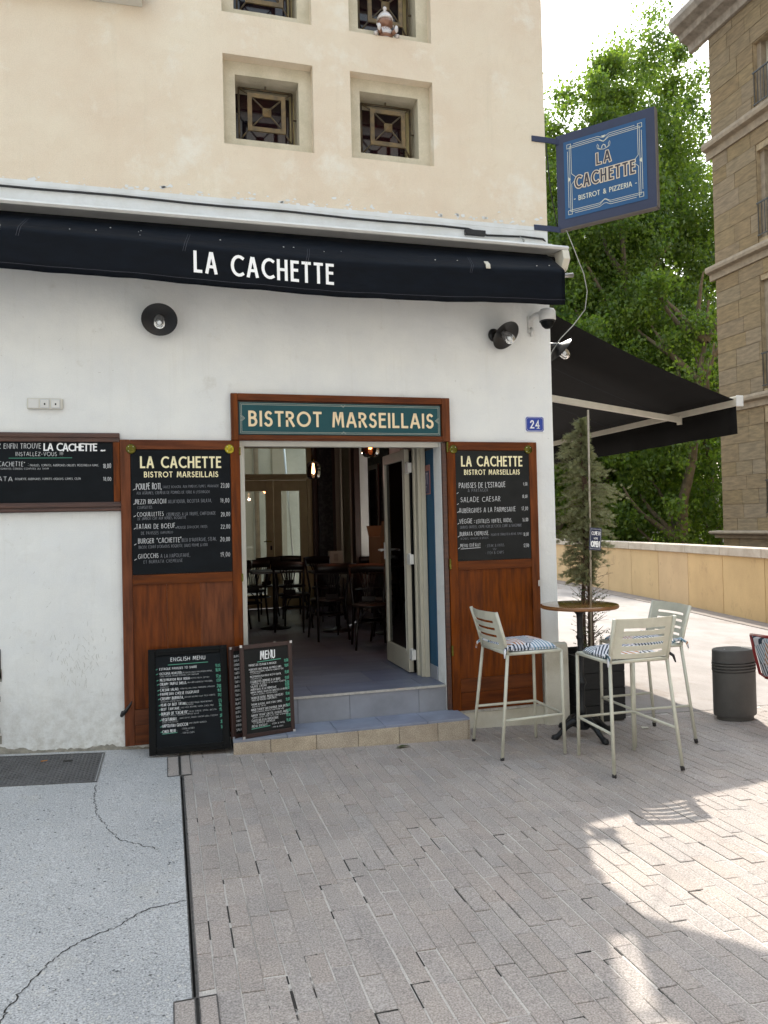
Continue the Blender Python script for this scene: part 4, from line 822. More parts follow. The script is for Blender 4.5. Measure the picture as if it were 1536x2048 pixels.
# canvas: from the roller out over the bar, then the valance with soft folds
m = MB(); prof = [(-.13, .452), (-.20, .402), (-.28, .338), (-.345, .287), (-.395, .250), (-.420, .226), (-.428, .205), (-.424, .17), (-.421, .09), (-.420, .02), (-.420, -.05)]
nx = 150; vs = []; fs_ = []; r = random.Random(9); ph = [r.uniform(0, 6) for _ in range(6)]
def sgf(x): return .010 - .055 * math.exp(-((x - 1.35) / 1.4) ** 2)
def fold(x): return .008 * (math.sin(x * 7 + ph[0]) + .6 * math.sin(x * 15.3 + ph[1] + 1.2) + .35 * math.sin(x * 29 + ph[2]))
for i in range(nx + 1):
    x = AX0 + (AX1 - AX0) * i / nx
    for j, (y, z) in enumerate(prof):
        t = max(0, (j - 6)) / 4.; q = .006 * math.sin(x * 11 + ph[3] + j * .7) * math.sin(x * 3.1) if 0 < j < 5 else 0
        vs.append((x, y - fold(x) * t + q, z + (sgf(x) * min(1, j / 4.)) + q))
n = len(prof)
for i in range(nx):
    for j in range(n - 1): fs_.append((i * n + j, i * n + j + 1, (i + 1) * n + j + 1, (i + 1) * n + j))
m.add(vs, fs_, True); cv = m.build('canvas', 'navy_canvas', aw); sd = cv.modifiers.new('thick', 'SOLIDIFY'); sd.thickness = .002; sd.offset = 1
def vface(p, o=.004): t = min(1, max(0, (.17 - p[1]) / .22)); return (p[0], -.4245 - fold(p[0]) * t - o - LIFT[0] * 2, p[1] + sgf(p[0]))
m = MB(); write(m, 'LA CACHETTE', .216, .032, .155, vface, 1.000, .150, .46, draw=.138); m.build('lettering', 'white_lettering', aw)
m = MB()
ribbon(m, [(AX0 + i * .1, -.012) for i in range(66)], .0016, lambda p: vface(p, .0035))
for xx in (.16, 1.02, 2.30, -.9):
    for d in (0, .015):
        P2 = [(-.285, .345), (-.350, .294), (-.400, .257), (-.428, .232), (-.434, .205), (-.431, .17)]
        a_ = [xx + d + .5 * (.23 - z) * (-.5) for y, z in P2]
        m.add([(q - .001, y - .003, z + .003 + sgf(xx)) for q, (y, z) in zip(a_, P2)] + [(q + .001, y - .003, z + .003 + sgf(xx)) for q, (y, z) in zip(a_, P2)], [(k, k + 1, k + 7, k + 6) for k in range(5)])
m.build('stitching', 'stitch', aw)
for xx in (-1.03, 2.438): MB().prism([(-.392, .262), (-.434, .226), (-.440, .195), (-.434, .190), (-.424, .222), (-.390, .255)], xx - .018, xx + .018, 'x').build('clip', 'cream_metal', aw, .002)
m = MB(); r = random.Random(21)
for i in range(16):
    xx = r.uniform(-1.1, 3.0); t = r.random(); y, z = -.30 - .10 * t, .322 - .077 * t; k = r.uniform(.002, .005); m.box(xx - k, xx + k, y - .012, y - .008, z + .006 + sgf(xx), z + .006 + k + sgf(xx))
tag(m.build('debris', 'white_metal', aw), kind='stuff')
# black cable clipped along the white band
pts = [(-3.4, -.02, 4.19)] + [(x, -.016, 4.178 - .020 * (x + 1.1) / 4 - .004 * math.sin(x * 5)) for x in [-1.3 + .25 * i for i in range(16)]] + [(2.62, -.018, 4.120), (2.95, -.016, 4.135), (3.14, -.014, 4.130), (XC + .012, .02, 4.10), (XC + .016, .10, 4.02)]
cb = thing('wall_cable', 'thick black cable clipped along the white band above the navy awning', 'cable', (0, 0, 0)); MB().tube(pts, .0085, 6).build('cable_run', 'cable_black', cb)
MB().box(2.42, 2.60, -.042, -.007, 4.108, 4.150).build('junction_box', 'cable_black', cb, .004)
MB().tube([(2.92, -.02, 4.13), (2.93, -.05, 4.10), (2.95, -.03, 4.075), (2.96, -.02, 4.10), (2.94, -.03, 4.12)], .004, 5).build('cable_tie', 'cable_grey', cb)

# ================================================================= PROJECTING SIGN
a0 = Vector((3.303, .02, 0)); a1 = Vector((3.845, -.61, 0)); dd = (a1 - a0); ang = math.atan2(dd.y, dd.x); SL = dd.length
sg = thing('hanging_sign', 'square blue sign reading LA CACHETTE BISTROT AND PIZZERIA projecting from the corner', 'sign', (a0.x, a0.y, 4.235), (0, 0, ang))
MB().box(0, SL, 0, .075, 0, .812).build('sign_box', 'sign_border', sg, .003)
MB().box(.002, SL - .002, .002, .073, -.006, -.0005).build('bottom_rail', 'sign_metal', sg)
MB().box(SL + .0005, SL + .006, 0, .075, .0, .812).build('end_rail', 'sign_metal', sg)
MB().box(.070, SL - .070, -.004, -.0005, .075, .737).build('blue_face', 'sign_blue', sg)
P = XZ(-.0055); m = MB()
def deco(m, X0, X1, Z0, Z1, w, P):
    cx, cz = (X0 + X1) / 2, (Z0 + Z1) / 2; c = .055
    for o, k in ((0, 1), (.016, 0), (.030, 1)):
        x0, x1, z0, z1 = X0 + o, X1 - o, Z0 + o, Z1 - o
        n_ = .045
        for zz, s in ((z0, 1), (z1, -1)):
            if o < .02: ribbon(m, [(x0 + c * k, zz), (cx - n_, zz), (cx - n_ + .035, zz + s * .032 * (1 - k * .4)), (cx + n_ - .035, zz + s * .032 * (1 - k * .4)), (cx + n_, zz), (x1 - c * k, zz)], w, P)
            else: ribbon(m, [(x0, zz), (cx - n_, zz), (cx, zz + s * .026), (cx + n_, zz), (x1, zz)], w, P)
        for xx, s in ((x0, 1), (x1, -1)):
            if o < .02: ribbon(m, [(xx, z0 + c * k), (xx, z1 - c * k)], w, P)
            else: ribbon(m, [(xx, z0), (xx, cz - n_), (xx + s * .045, cz), (xx, cz + n_), (xx, z1)], w, P)
    for sx in (X0 + .012, X1 - .012):
        for sz in (Z0 + .012, Z1 - .012):
            q = .017; ribbon(m, [(sx - q, sz - q), (sx + q, sz - q), (sx + q, sz + q), (sx - q, sz + q), (sx - q, sz - q)], w, P, True)
    for sx, s in ((X0, 1), (X1, -1)): m.add([P((sx + s * .003, cz - .02)), P((sx + s * .022, cz)), P((sx + s * .003, cz + .02))], [(0, 1, 2)])
    m.add([P((cx - .02, Z1 - .004)), P((cx + .02, Z1 - .004)), P((cx, Z1 - .024))], [(0, 1, 2)])
deco(m, .105, SL - .105, .110, .702, .0038, P)
for sx in (0, 1):   # small crest above the name
    k = 1 if sx else -1; c = SL / 2
    ribbon(m, [(c + k * .026, .592), (c + k * .044, .600), (c + k * .040, .618), (c + k * .052, .638)], .0034, P); ribbon(m, [(c + k * .056, .630), (c + k * .052, .600), (c + k * .026, .585)], .003, P)
ribbon(m, [(SL / 2 - .016, .596), (SL / 2 - .012, .614), (SL / 2, .622), (SL / 2 + .012, .614), (SL / 2 + .016, .596)], .006, P); ribbon(m, [(SL / 2 - .024, .588), (SL / 2, .582), (SL / 2 + .024, .588)], .004, P)
write(m, '- BISTROT & PIZZERIA -', .150, .208, .043, P, .530, .14, .30)
m.build('border_and_motto', 'sign_pale', sg)
m = MB(); m2 = MB(); P2 = XZ(-.0072)
for t, x, z, h, w in (('LA', .345, .459, .109, .135), ('CACHETTE', .155, .305, .122, .52)):
    write(m, t, x, z, h, P, w, .24, .52, draw=.245); write(m2, t, x, z, h, P2, w, .24, .52, draw=.12)
m.build('name_outline', 'sign_cream', sg); m2.build('name_lettering', 'sign_dark', sg)
for (z0, z1) in ((.735, .785), (-.030, .018)):
    b = MB(); zz0 = 4.235 + z0
    b2 = MB(); b2.box(3.062, XC + .005, -.010, -.0005, zz0, zz0 + .047); b2.prism([(XC + .005, -.010), (3.318, -.000), (3.322, .008), (XC + .005, -.002)], zz0, zz0 + .047, 'z')
    bk = b2.build('bracket', 'sign_border', None, .001); bk.parent = sg; bk.matrix_parent_inverse = (Matrix.Translation(sg.location) @ Matrix.Rotation(ang, 4, 'Z')).inverted()
# thin grey cable drooping from the sign to the side lamp
tag(MB().tube([(3.36, -.02, 4.225), (3.43, -.01, 4.08), (3.53, .0, 3.86), (3.57, .02, 3.72), (3.55, .03, 3.56), (3.44, .05, 3.42), (3.33, .07, 3.31), (3.25, .08, 3.20), (3.215, .09, 3.12)], .0042, 6).build('hanging_cable', 'cable_grey'), 'thin grey cable drooping from the hanging sign to the side wall lamp', 'cable')
tag(MB().tube([(3.215, .03, 4.99), (3.25, .04, 4.6), (3.31, .04, 4.26)], .005, 5).build('sign_cable', 'cable_black'), 'thin black cable between the sign brackets beside the wall corner', 'cable')

# ================================================================= SIDE AWNING
sa = thing('side_awning', 'wide black folding arm awning spread out over the alley side', 'awning', (XC, .62, 2.9))
ax, az0, az1 = 5.62 - XC, 0.0, .93; YL = 5.6
ys = [0.0] + [YL * i / 6 for i in range(1, 7)]; vs = []; fs_ = []
NXA = 14
for i in range(NXA + 1):
    t = i / NXA; x = .05 + (ax - .05) * t; z = az1 + (az0 - az1) * t - .05 * math.sin(math.pi * t)
    for y in ys: vs.append((x, y, z))
for i in range(NXA):
    for j in range(6): fs_.append((i * 7 + j, (i + 1) * 7 + j, (i + 1) * 7 + j + 1, i * 7 + j + 1))
m = MB(); m.add(vs, fs_, True); c = m.build('canvas', 'black_canvas', sa); sd = c.modifiers.new('thick', 'SOLIDIFY'); sd.thickness = .003
m = MB()
for j in (1, 2, 3, 4): 
    y = YL * j / 5; m.add([(.05 + (ax - .05) * i / 10, y + d, az1 + (az0 - az1) * i / 10 - .05 * math.sin(math.pi * i / 10) - .006) for d in (0, .02) for i in range(11)], [(i, i + 1, i + 12, i + 11) for i in range(10)])
m.build('seam', 'navy_canvas', sa)
MB().box(ax - .045, ax + .03, -.03, YL, -.055, .045).build('front_bar', 'cream_metal', sa, .008); MB().box(ax - .05, ax + .035, -.045, -.031, -.06, .05).build('bar_end_cap', 'white_metal', sa, .006)
m = MB(); vs = []; fs_ = []
for i in range(41):
    y = YL * i / 40; w = .018 * math.sin(i * .9) + .010 * math.sin(i * 2.3 + 1)
    vs += [(ax - .02, y, -.05), (ax - .02 + w * .5, y, -.18), (ax - .02 + w, y, -.335)]
for i in range(40):
    for j in range(2): fs_.append((i * 3 + j, i * 3 + j + 1, i * 3 + j + 4, i * 3 + j + 3))
m.add(vs, fs_, True); c = m.build('valance', 'black_canvas', sa); sd = c.modifiers.new('thick', 'SOLIDIFY'); sd.thickness = .003
MB().box(.002, .16, -.02, YL, az1 - .02, az1 + .13).build('cassette', 'cream_metal', sa, .01)
for (ye, yj, yt) in ((.05, .02, .86), (4.9, 5.2, 4.2)):
    m = MB()
    def arm(p, q, w=.022, h=.030):
        p, q = Vector(p), Vector(q); d = (q - p); L_ = d.length; qn = d.to_track_quat('X', 'Z').to_matrix().to_4x4(); m.box(0, L_, -w, w, -h, h, Matrix.Translation(p) @ qn)
    arm((.03, ye + .25, .10 + .62), (.24, yj + .02, .10 - .03 + .0)) if False else None
    el = (.12, yj + .03, .02)
    arm((.01, ye + .02, .28), el); arm(el, (ax - .05, yt, -.075)); 
    m.tube([(el[0], el[1], el[2] - .045), (el[0], el[1], el[2] + .045)], .034, 10); m.tube([(ax - .05, yt, -.13), (ax - .05, yt, -.03)], .03, 10)
    m.build('folding_arm', 'cream_metal', sa, .004)

# ================================================================= STANDING MENU BOARDS
def flat(p): return (p[0], -.0142 - LIFT[0], p[1])
def standing(label, x0, x1, zb, zt, yb, yt, fw, frame_m, rotz=0, name='standing_menu_board'):
    w = x1 - x0; h = math.hypot(zt - zb, yt - yb); tilt = math.atan2(yt - yb, zt - zb)
    b = thing(name, label, 'menu board', ((x0 + x1) / 2, yb, zb), (-tilt, 0, rotz)); a = w / 2
    MB().box(-a, -a + fw, -.022, .004, 0, h).build('frame_side', frame_m, b, .004); MB().box(a - fw, a, -.022, .004, 0, h).build('frame_side', frame_m, b, .004)
    MB().box(-a + fw + .0004, a - fw - .0004, -.022, .004, h - fw, h).build('frame_rail', frame_m, b, .004); MB().box(-a + fw + .0004, a - fw - .0004, -.022, .004, 0, fw).build('frame_rail', frame_m, b, .004)
    MB().box(-a + fw, a - fw, -.012, .002, fw, h - fw).build('slate_panel', 'slate', b)
    return b, a, h
eb, ea, eh = standing('black framed standing chalkboard headed ENGLISH MENU', -.143, .415, G(.1) + .022, .86, -.235, -.075, .050, 'black_frame')
for a0_, z0_, a1_, z1_ in ((-ea + .020, .020, ea - .020, .030), (-ea + .020, eh - .030, ea - .020, eh - .020)): MB().box(a0_, a1_, -.026, -.0225, z0_, z1_).build('frame_moulding', 'black_frame', eb, .002)
EN = [(200, 303, 668, 45, 'ENGLISH MENU'), (290, 180, 570, 26, 'ESTAQUE PANISSES TO SHARE'), (343, 178, 412, 26, 'OCTOPUS ROASTED,'), (341, 418, 730, 16, 'PROVENCAL SAUCE WITH SMOKED PEPPERS,'), (366, 178, 585, 15, 'CITRUS VINEGAR, MASHED POTATOES WITH TARRAGON'),
 (413, 176, 485, 28, "MEZZI RIGATONI ALLA 'NDUJA"), (408, 495, 690, 15, 'RICOTTA SALATA, ZUCCHINI'), (460, 172, 450, 30, 'CREAMY TRUFFLE SHELLS,'), (455, 462, 725, 16, 'RAW HAM CARPACCIO WITH HERBS,'), (485, 176, 260, 13, 'PARMESAN'),
 (524, 168, 365, 30, 'CAESAR SALAD,'), (516, 375, 740, 15, 'TOMATOES, EGG, ONION, PARMIGIANO, CROUTONS'), (570, 168, 570, 30, 'PARMESAN CHEESE EGGPLANT'), (620, 166, 405, 32, 'CREAMY BURRATA,'), (612, 415, 738, 15, 'ZUCCHINI AND MINT SOUP, FRESH TOMATO,'), (645, 168, 372, 14, 'CROUTONS, ALMOND SAUCE'),
 (688, 166, 432, 30, 'PEAR OF BEEF TATAKI,'), (678, 440, 700, 15, 'AVOCADO MOUSSE, SMOKED BEETROOT'), (696, 436, 500, 12, '(PANISSE)'), (734, 164, 360, 28, 'BEEF TARTARE,'), (724, 370, 710, 15, 'EGG YOLK, MUSTARD, CAPERS, ONION, FRIES'), (784, 164, 445, 32, 'BURGER OF "CACHETTE",'), (774, 455, 740, 16, 'BLUE CHEESE, STEAK, BACON,'), (800, 164, 550, 14, 'CANDIED ONION, ARUGULA, PEPPER SAUCE'),
 (850, 162, 330, 34, 'VEGETARIAN :'), (838, 345, 745, 15, 'GREEN LENTILS, RADISH, TOASTED SEEDS, COCONUT'), (870, 164, 325, 14, 'CURRY AND GINGER'), (918, 162, 425, 34, 'NAPOLITAN GNOCCHI'), (900, 440, 620, 16, 'AND CREAMY BURRATA'), (976, 160, 312, 32, 'CHILD MENU :'), (956, 350, 490, 18, '- STEAK & FRIES'), (976, 398, 425, 12, 'OR'), (1002, 350, 485, 18, '- FISH & CHIPS')]
m1 = MB(); m2_ = MB(); mg = MB()
def em(x, y):    # drawing position on the board face
    u = (x - (148 - 60 * (y - 130) / 1000.)) / (822 - 148); v = (y - 130) / (1125 - 130)
    return -ea + .05 + u * (2 * ea - .10) * .985, eh - .05 - v * (eh - .10)
for y, xa, xb, h, t in EN:
    ua, va = em(xa, y); ub, _ = em(xb, y); hh = h / 995. * (eh - .10)
    write(m1 if h > 20 else m2_, t, ua, va, hh, flat, ub - ua, .10 if h > 20 else .075, .32, jit=.05)
for y in (290, 343, 413, 460, 524, 570, 620, 688, 734, 784, 850, 918, 976):
    ua, va = em(765, y); write(mg, rng.choice(('19,00', '18,00', '20,00', '17,00')) if y > 300 else '9,00', ua, va - .002, .022, flat, .040, .15, .2, jit=.15)
    ua, va = em(158, y); ribbon(mg, [(ua - .008, va + .006), (ua, va + .010)], .005, flat)
for (xa, ya, xb, yb) in ((275, 236, 690, 232), (160, 985, 308, 981)):
    ribbon(mg, [em(xa, ya), em(xb, yb)], .0045, flat)
tag(m1.build('chalk_writing', 'chalk_bright', eb), kind='stuff'); tag(m2_.build('small_chalk_writing', 'chalk', eb), kind='stuff'); tag(mg.build('green_chalk', 'chalk_green', eb), kind='stuff')

# brown folding board on the step: two leaves
import math as _m
mbx = thing('folding_menu_board', 'brown framed folding chalkboard headed MENU standing on the step', 'menu board', (.44, -.30, .211), (R(-3), 0, R(13)))
def leaf(parent, w, h, M, write_it):
    fw = .030
    for a_ in (0, w - fw): MB().box(a_, a_ + fw, -.012, .012, 0, h, M).build('frame_side', 'brown_frame', parent, .003)
    for a_ in (0, h - fw): MB().box(fw + .0004, w - fw - .0004, -.012, .012, a_, a_ + fw, M).build('frame_rail', 'brown_frame', parent, .003)
    MB().box(fw, w - fw, -.005, .005, fw, h - fw, M).build('slate_panel', 'slate_grey', parent)
    c = MB(); 
    for x_ in (0, w - .014):
        for z_ in (0, h - .014): c.box(x_ - .002, x_ + .016, -.0145, -.0125, z_ - .002, z_ + .016, M)
    c.build('corner_cap', 'silver', parent)
    return fw
Mf = Matrix.Translation((.062, 0, 0)) @ Matrix.Rotation(R(0), 4, 'Z')
MWd, MHt = .400, .665
leaf(mbx, MWd, MHt, Mf, True)
Mb = Matrix.Translation((.0, .05, 0)) @ Matrix.Rotation(R(15), 4, 'Z')
leaf(mbx, MWd, MHt - .01, Mb, False)
MEN = [(.36, .70, .86, .062, 'MENU'), (.10, .72, .790, .022, "PANISSES DE L'ESTAQUE A PARTAGER"), (.10, .84, .740, .020, 'POULPE ROTI, SAUCE ROUGAIL AUX PIMENTS FUMES,'), (.12, .88, .715, .014, 'MARINADE AUX AGRUMES, CREMEUX DE POMMES DE TERRE'), (.13, .35, .695, .012, "A L'ESTRAGON"),
 (.12, .82, .655, .020, "MEZZI RIGATONI ALLA'NDUJA, RICOTTA SALATA,"), (.13, .38, .632, .012, 'COURGETTES'), (.12, .80, .592, .024, 'COQUILLETTES CREMEUSES A LA TRUFFE'), (.14, .92, .568, .014, 'CHIFFONADE DE JAMBON CUIT AUX HERBES, ROQUETTE'), (.12, .48, .535, .022, 'SALADE CAESAR'),
 (.12, .70, .500, .022, 'AUBERGINES A LA PARMESANE'), (.12, .95, .468, .018, 'BURRATA CREMEUSE, VELOUTE DE COURGETTES A LA MENTHE'), (.14, .72, .445, .013, 'TOMATES SECHEES, VINAIGRE BASILIC'), (.12, .85, .400, .024, "TATAKI DE BOEUF, MOUSSE D'AVOCAT"), (.14, .70, .375, .018, 'FRITES DE PANISSES (SUPPLEMENT)'),
 (.12, .82, .325, .020, "TARTARE DE BOEUF, JAUNE D'OEUF, CAPRES,"), (.14, .45, .302, .013, 'OIGNONS, FRITES'), (.12, .95, .262, .022, 'BURGER "CACHETTE" BLEU D\'AUVERGNE, STEAK, BACON,'), (.14, .85, .238, .014, "CONFIT D'OIGNONS, ROQUETTE, SAUCE POIVRE NOIX"), (.12, .95, .195, .022, 'BURGER "VEGGIE" GALETTE, LENTILLES, RADIS,'), (.14, .95, .172, .013, 'GRAINES SAUTEES, CREME COCO, CURRY & GINGEMBRE'),
 (.12, .72, .132, .024, 'GNOCCHIS A LA NAPOLITAINE'), (.16, .64, .106, .018, 'ET BURRATA CREMEUSE'), (.12, .50, .066, .024, 'MENU ENFANT :'), (.54, .86, .070, .016, '- STEAK & FRITES'), (.56, .82, .030, .014, '- FISH & CHIPS')]
m1 = MB(); mg = MB(); iw, ih = MWd - .06, MHt - .06
pf = lambda p: tuple(Mf @ Vector((p[0], -.0065 - LIFT[0], p[1])))
for a, b, v, h, t in MEN: write(m1, t, .03 + a * iw, .03 + v * ih, h * (1.05 if h > .05 else .72), pf, (b - a) * iw, .13 if h > .05 else .085, .30, jit=.05)
for v in (.80, .74, .66, .592, .54, .505, .465, .40, .33, .262, .195, .14, .08): write(mg, '19,00', .03 + .90 * iw, .03 + v * ih, .022, pf, .034, .15, .2, jit=.1)
for a, b, v in ((.30, .82, .835), (.12, .52, .052)): ribbon(mg, [(.03 + a * iw, .03 + v * ih), (.03 + b * iw, .03 + v * ih + .006)], .006, pf)
tag(m1.build('chalk_writing', 'chalk_bright', mbx), kind='stuff'); tag(mg.build('green_chalk', 'chalk_green', mbx), kind='stuff')
m1 = MB(); pb = lambda p: tuple(Mb @ Vector((p[0], -.0065 - LIFT[0], p[1])))
for i in range(18): write(m1, rng.choice(('PANISSES', 'BURGER', 'TARTARE', 'SALADE', 'COQUILLETTES')), .034, .05 + i * .031, .018, pb, .07, .16, .2, jit=.12)
tag(m1.build('rear_chalk_writing', 'chalk', mbx), kind='stuff')

# ================================================================= BAR TABLE, STOOLS, PLANTER, BOLLARD
TX, TY = 3.145, -.435; tz = G(TX)
bt = thing('bar_table', 'round high table with brown wooden top on an ornate black iron foot', 'table', (TX, TY, tz))
MB().lathe([(.265, 1.012), (.297, 1.014), (.304, 1.020), (.304, 1.036)], 64).build('top_edge', 'table_edge', bt)
MB().lathe([(.3035, 1.0362), (.300, 1.0415), (.290, 1.0435), (.002, 1.0435)], 64).build('tabletop', 'table_wood', bt)
MB().lathe([(.050, 1.005), (.048, .985), (.028, .965), (.024, .94), (.024, .80), (.030, .79), (.032, .775), (.024, .76), (.022, .70), (.030, .69), (.030, .675), (.021, .66), (.021, .47), (.028, .455), (.036, .44), (.040, .425), (.030, .405), (.024, .39), (.022, .24), (.032, .22), (.034, .20), (.030, .16)], 20).build('column', 'cast_iron', bt)
MB().lathe([(.04, .165), (.055, .16), (.075, .14), (.068, .12), (.052, .10), (.058, .075), (.05, .06)], 20).build('collar', 'cast_iron', bt)
for k in range(4):
    a = R(8 + 90 * k); c, s = math.cos(a), math.sin(a)
    P3 = [(.045, .115), (.10, .128), (.15, .108), (.195, .068), (.235, .035), (.262, .022), (.285, .026)]
    m = MB(); m.tube([(q * c, q * s, z) for q, z in P3], [.034, .030, .025, .019, .020, .026, .020], 8); m.tube([(q * c, q * s, z - .03) for q, z in P3[:4]], [.012, .010, .009, .006], 6)
    for d in (-.4, 0, .4): m.tube([(.255 * c, .255 * s, .022), (.255 * c + .036 * math.cos(a + d), .255 * s + .036 * math.sin(a + d), .012)], .0115, 6)
    m.build('foot', 'cast_iron', bt)

def make_stool():
    t = thing('bar_stool', 'x', 'bar stool', group='pale green metal bar stools round the high table')
    # local: seat faces +y; back at -y side.  seat 0.44 x 0.42 at z .745
    hw, hd, sz = .222, .212, .745
    r_ = .0125
    m = MB(); m.tube([(-hw, hd, sz), (hw, hd, sz)], r_, 8); m.tube([(-hw, -hd, sz), (hw, -hd, sz)], r_, 8); m.tube([(-hw, -hd, sz), (-hw, hd, sz)], r_, 8); m.tube([(hw, -hd, sz), (hw, hd, sz)], r_, 8); m.build('seat_frame', 'chair_paint', t)
    MB().box(-hw + .005, hw - .005, -hd + .005, hd - .005, sz - .006, sz + .004).build('seat_pan', 'chair_paint', t)
    feet = []
    for sx in (-1, 1):
        f = ((sx * .225, .262, .0)); MB().tube([(sx * hw, hd, sz + .002), (sx * .228, hd + .006, .0)], .0125, 8).build('leg', 'chair_paint', t)
        l = MB().tube([(sx * hw, -hd, sz), (sx * .262, -.292, .018)], .0125, 8).build('leg', 'chair_paint', t)
        MB().tube([(sx * .2605, -.2885, .030), (sx * .2632, -.2950, .0)], .0145, 8).build('rubber_foot', 'rubber', l)
        MB().tube([(sx * hw, -hd, sz), (sx * (hw + .004), -hd - .030, sz + .12), (sx * (hw + .010), -hd - .085, sz + .30)], .0135, 8).build('back_post', 'chair_paint', t)
    m = MB(); zf = .285
    m.tube([(-.245, -.262, zf - .005), (-.226, hd - .02, zf), (-.215, hd + .005, zf), (.215, hd + .005, zf), (.226, hd - .02, zf), (.245, -.262, zf - .005)], .010, 8); m.build('footrest', 'chair_paint', t)
    # curved slotted back plate
    m = MB(); N = 14; slots = [(.072, .090), (.124, .142), (.176, .194), (.228, .246)]
    zs = [.025]; 
    for a, b in slots: zs += [a - .0, b]
    zs.append(.305); zs = [.025, .060, .078, .112, .130, .164, .182, .216, .234, .300]
    def bp(u, z, side): y = -hd - .030 - (z - .1) * .27 + .042 * (u / hw) ** 2 - .038; return (u * (1 + .02 * z), y + side, sz + z)
    cols = [-hw + 2 * hw * i / N for i in range(N + 1)]
    for j in range(len(zs) - 1):
        is_slot = j % 2 == 1
        for i in range(N):
            if is_slot and 2 <= i < N - 2: continue
            a, b, z0, z1 = cols[i], cols[i + 1], zs[j], zs[j + 1]
            v = [bp(a, z0, 0), bp(b, z0, 0), bp(b, z1, 0), bp(a, z1, 0), bp(a, z0, .004), bp(b, z0, .004), bp(b, z1, .004), bp(a, z1, .004)]
            m.add(v, [(0, 1, 2, 3), (7, 6, 5, 4), (0, 4, 5, 1), (3, 2, 6, 7), (1, 5, 6, 2), (0, 3, 7, 4)])
    m.build('backrest', 'chair_paint', t)
    return t
def cushion(label, loc, rotz, mt, seed, grp='palm patterned seat cushions'):
    c = thing('seat_cushion', label, 'cushion', loc, (0, 0, rotz), grp); r = random.Random(seed); m = MB(); n = 16; vs = []; fs_ = []; w, d, h = .205, .195, .050
    for i in range(n + 1):
        for j in range(n + 1):
            u, v = i / n * 2 - 1, j / n * 2 - 1; e = max(abs(u), abs(v)); z = h * (1 - e ** 5) * (.78 + .22 * (1 - u * u) * (1 - v * v)) + .004 * math.sin(u * 7 + seed) * math.cos(v * 6 + seed) * (1 - e ** 3)
            k = 1 - .06 * abs(u * v) + .012 * math.sin(9 * u + seed) * (e > .9); vs.append((u * w * k, v * d * k, z + .012))
    for i in range(n):
        for j in range(n): fs_.append((i * (n + 1) + j, (i + 1) * (n + 1) + j, (i + 1) * (n + 1) + j + 1, i * (n + 1) + j + 1))
    o = len(vs); top = list(vs); vs += [(x, y, .0) for x, y, z in top]
    for i in range(n):
        for j in range(n): fs_.append((o + i * (n + 1) + j, o + i * (n + 1) + j + 1, o + (i + 1) * (n + 1) + j + 1, o + (i + 1) * (n + 1) + j))
    for k in range(n):
        for (a, b) in ((k, k + 1), (n * (n + 1) + k + 1, n * (n + 1) + k), ((k + 1) * (n + 1), k * (n + 1)), (k * (n + 1) + n, (k + 1) * (n + 1) + n)): fs_.append((a, a + o, b + o, b))
    m.add(vs, fs_, True); m.build('pad', mt, c)
    for sx in (-1, 1):
        t = MB(); t.tube([(sx * .19, -.18, .02), (sx * .225, -.225, .035), (sx * .25, -.255, .010), (sx * .262, -.262, -.035)], [.016, .014, .010, .005], 6); t.tube([(sx * .215, -.205, .03), (sx * .25, -.20, .035), (sx * .262, -.215, .015)], [.010, .012, .004], 6); t.build('tie', mt if sx < 0 else 'fabric_black' if seed == 2 else mt, c)
    return c
s0 = make_stool()
stools = [(2.535, -.63, R(-90), 'bar stool facing the table from in front of the right shutter'), (3.065, -1.125, R(0), 'bar stool nearest the viewer showing the back of its slotted backrest'), (3.585, -.585, R(90), 'bar stool on the alley side of the table beyond the nearest stool')]
for i, (x, y, rz, lab) in enumerate(stools):
    o = s0 if i == 0 else copy_tree(s0)
    o.location = (x, y, G(x)); o.rotation_euler = (0, 0, rz); o['label'] = lab
cushion('palm leaf cushion with orange and grey fronds on the stool before the shutter', (2.545, -.63, G(2.5) + .757), R(-90), 'palm_fabric', 1)
cushion('palm leaf cushion with black tie on the stool nearest the viewer', (3.065, -1.115, G(3.06) + .757), 0, 'palm_fabric_b', 2)
cushion('palm leaf cushion on the stool furthest along the alley', (3.575, -.585, G(3.58) + .757), R(90), 'palm_fabric', 3)

# red armchair entering at the right edge
rc = thing('red_armchair', 'red metal armchair cut off by the right edge', 'chair', (5.03, -.78, G(5.03)), (0, 0, R(180)))
for sy in (-.23, .23):
    m = MB(); m.tube([(-.02, sy, 0), (.04, sy, .40), (.22, sy, .42), (.28, sy, .46), (.33, sy, .64), (.36, sy, .785)], .012, 8); m.tube([(-.24, sy, 0), (-.22, sy, .42), (-.24, sy, .62), (.30, sy, .63)], .012, 8); m.build('side_frame', 'red_paint', rc)
m = MB(); m.tube([(.36, -.23, .785), (.375, 0, .795), (.36, .23, .785)], .014, 8); m.tube([(.225, -.23, .42), (.225, .23, .42)], .012, 8); m.tube([(-.22, -.23, .42), (-.22, .23, .42)], .012, 8); m.build('cross_bars', 'red_paint', rc)
for k in range(6):
    sy = -.18 + k * .072; MB().tube([(.375, sy, .79), (.30, sy, .60), (.235, sy, .44), (.17, sy, .42)], .0075, 6).build('back_slat', 'red_paint', rc)
MB().box(-.22, .22, -.22, .22, .412, .424).build('seat_plate', 'red_paint', rc)
rcu = thing('back_cushion', 'palm patterned cushion tied into the red armchair', 'cushion', (4.77, -.78, G(4.77) + .44), (0, R(-16), 0)); m = MB()
m.box(-.03, .03, -.20, .20, 0, .36); m.build('pad', 'palm_fabric_b', rcu, .02)
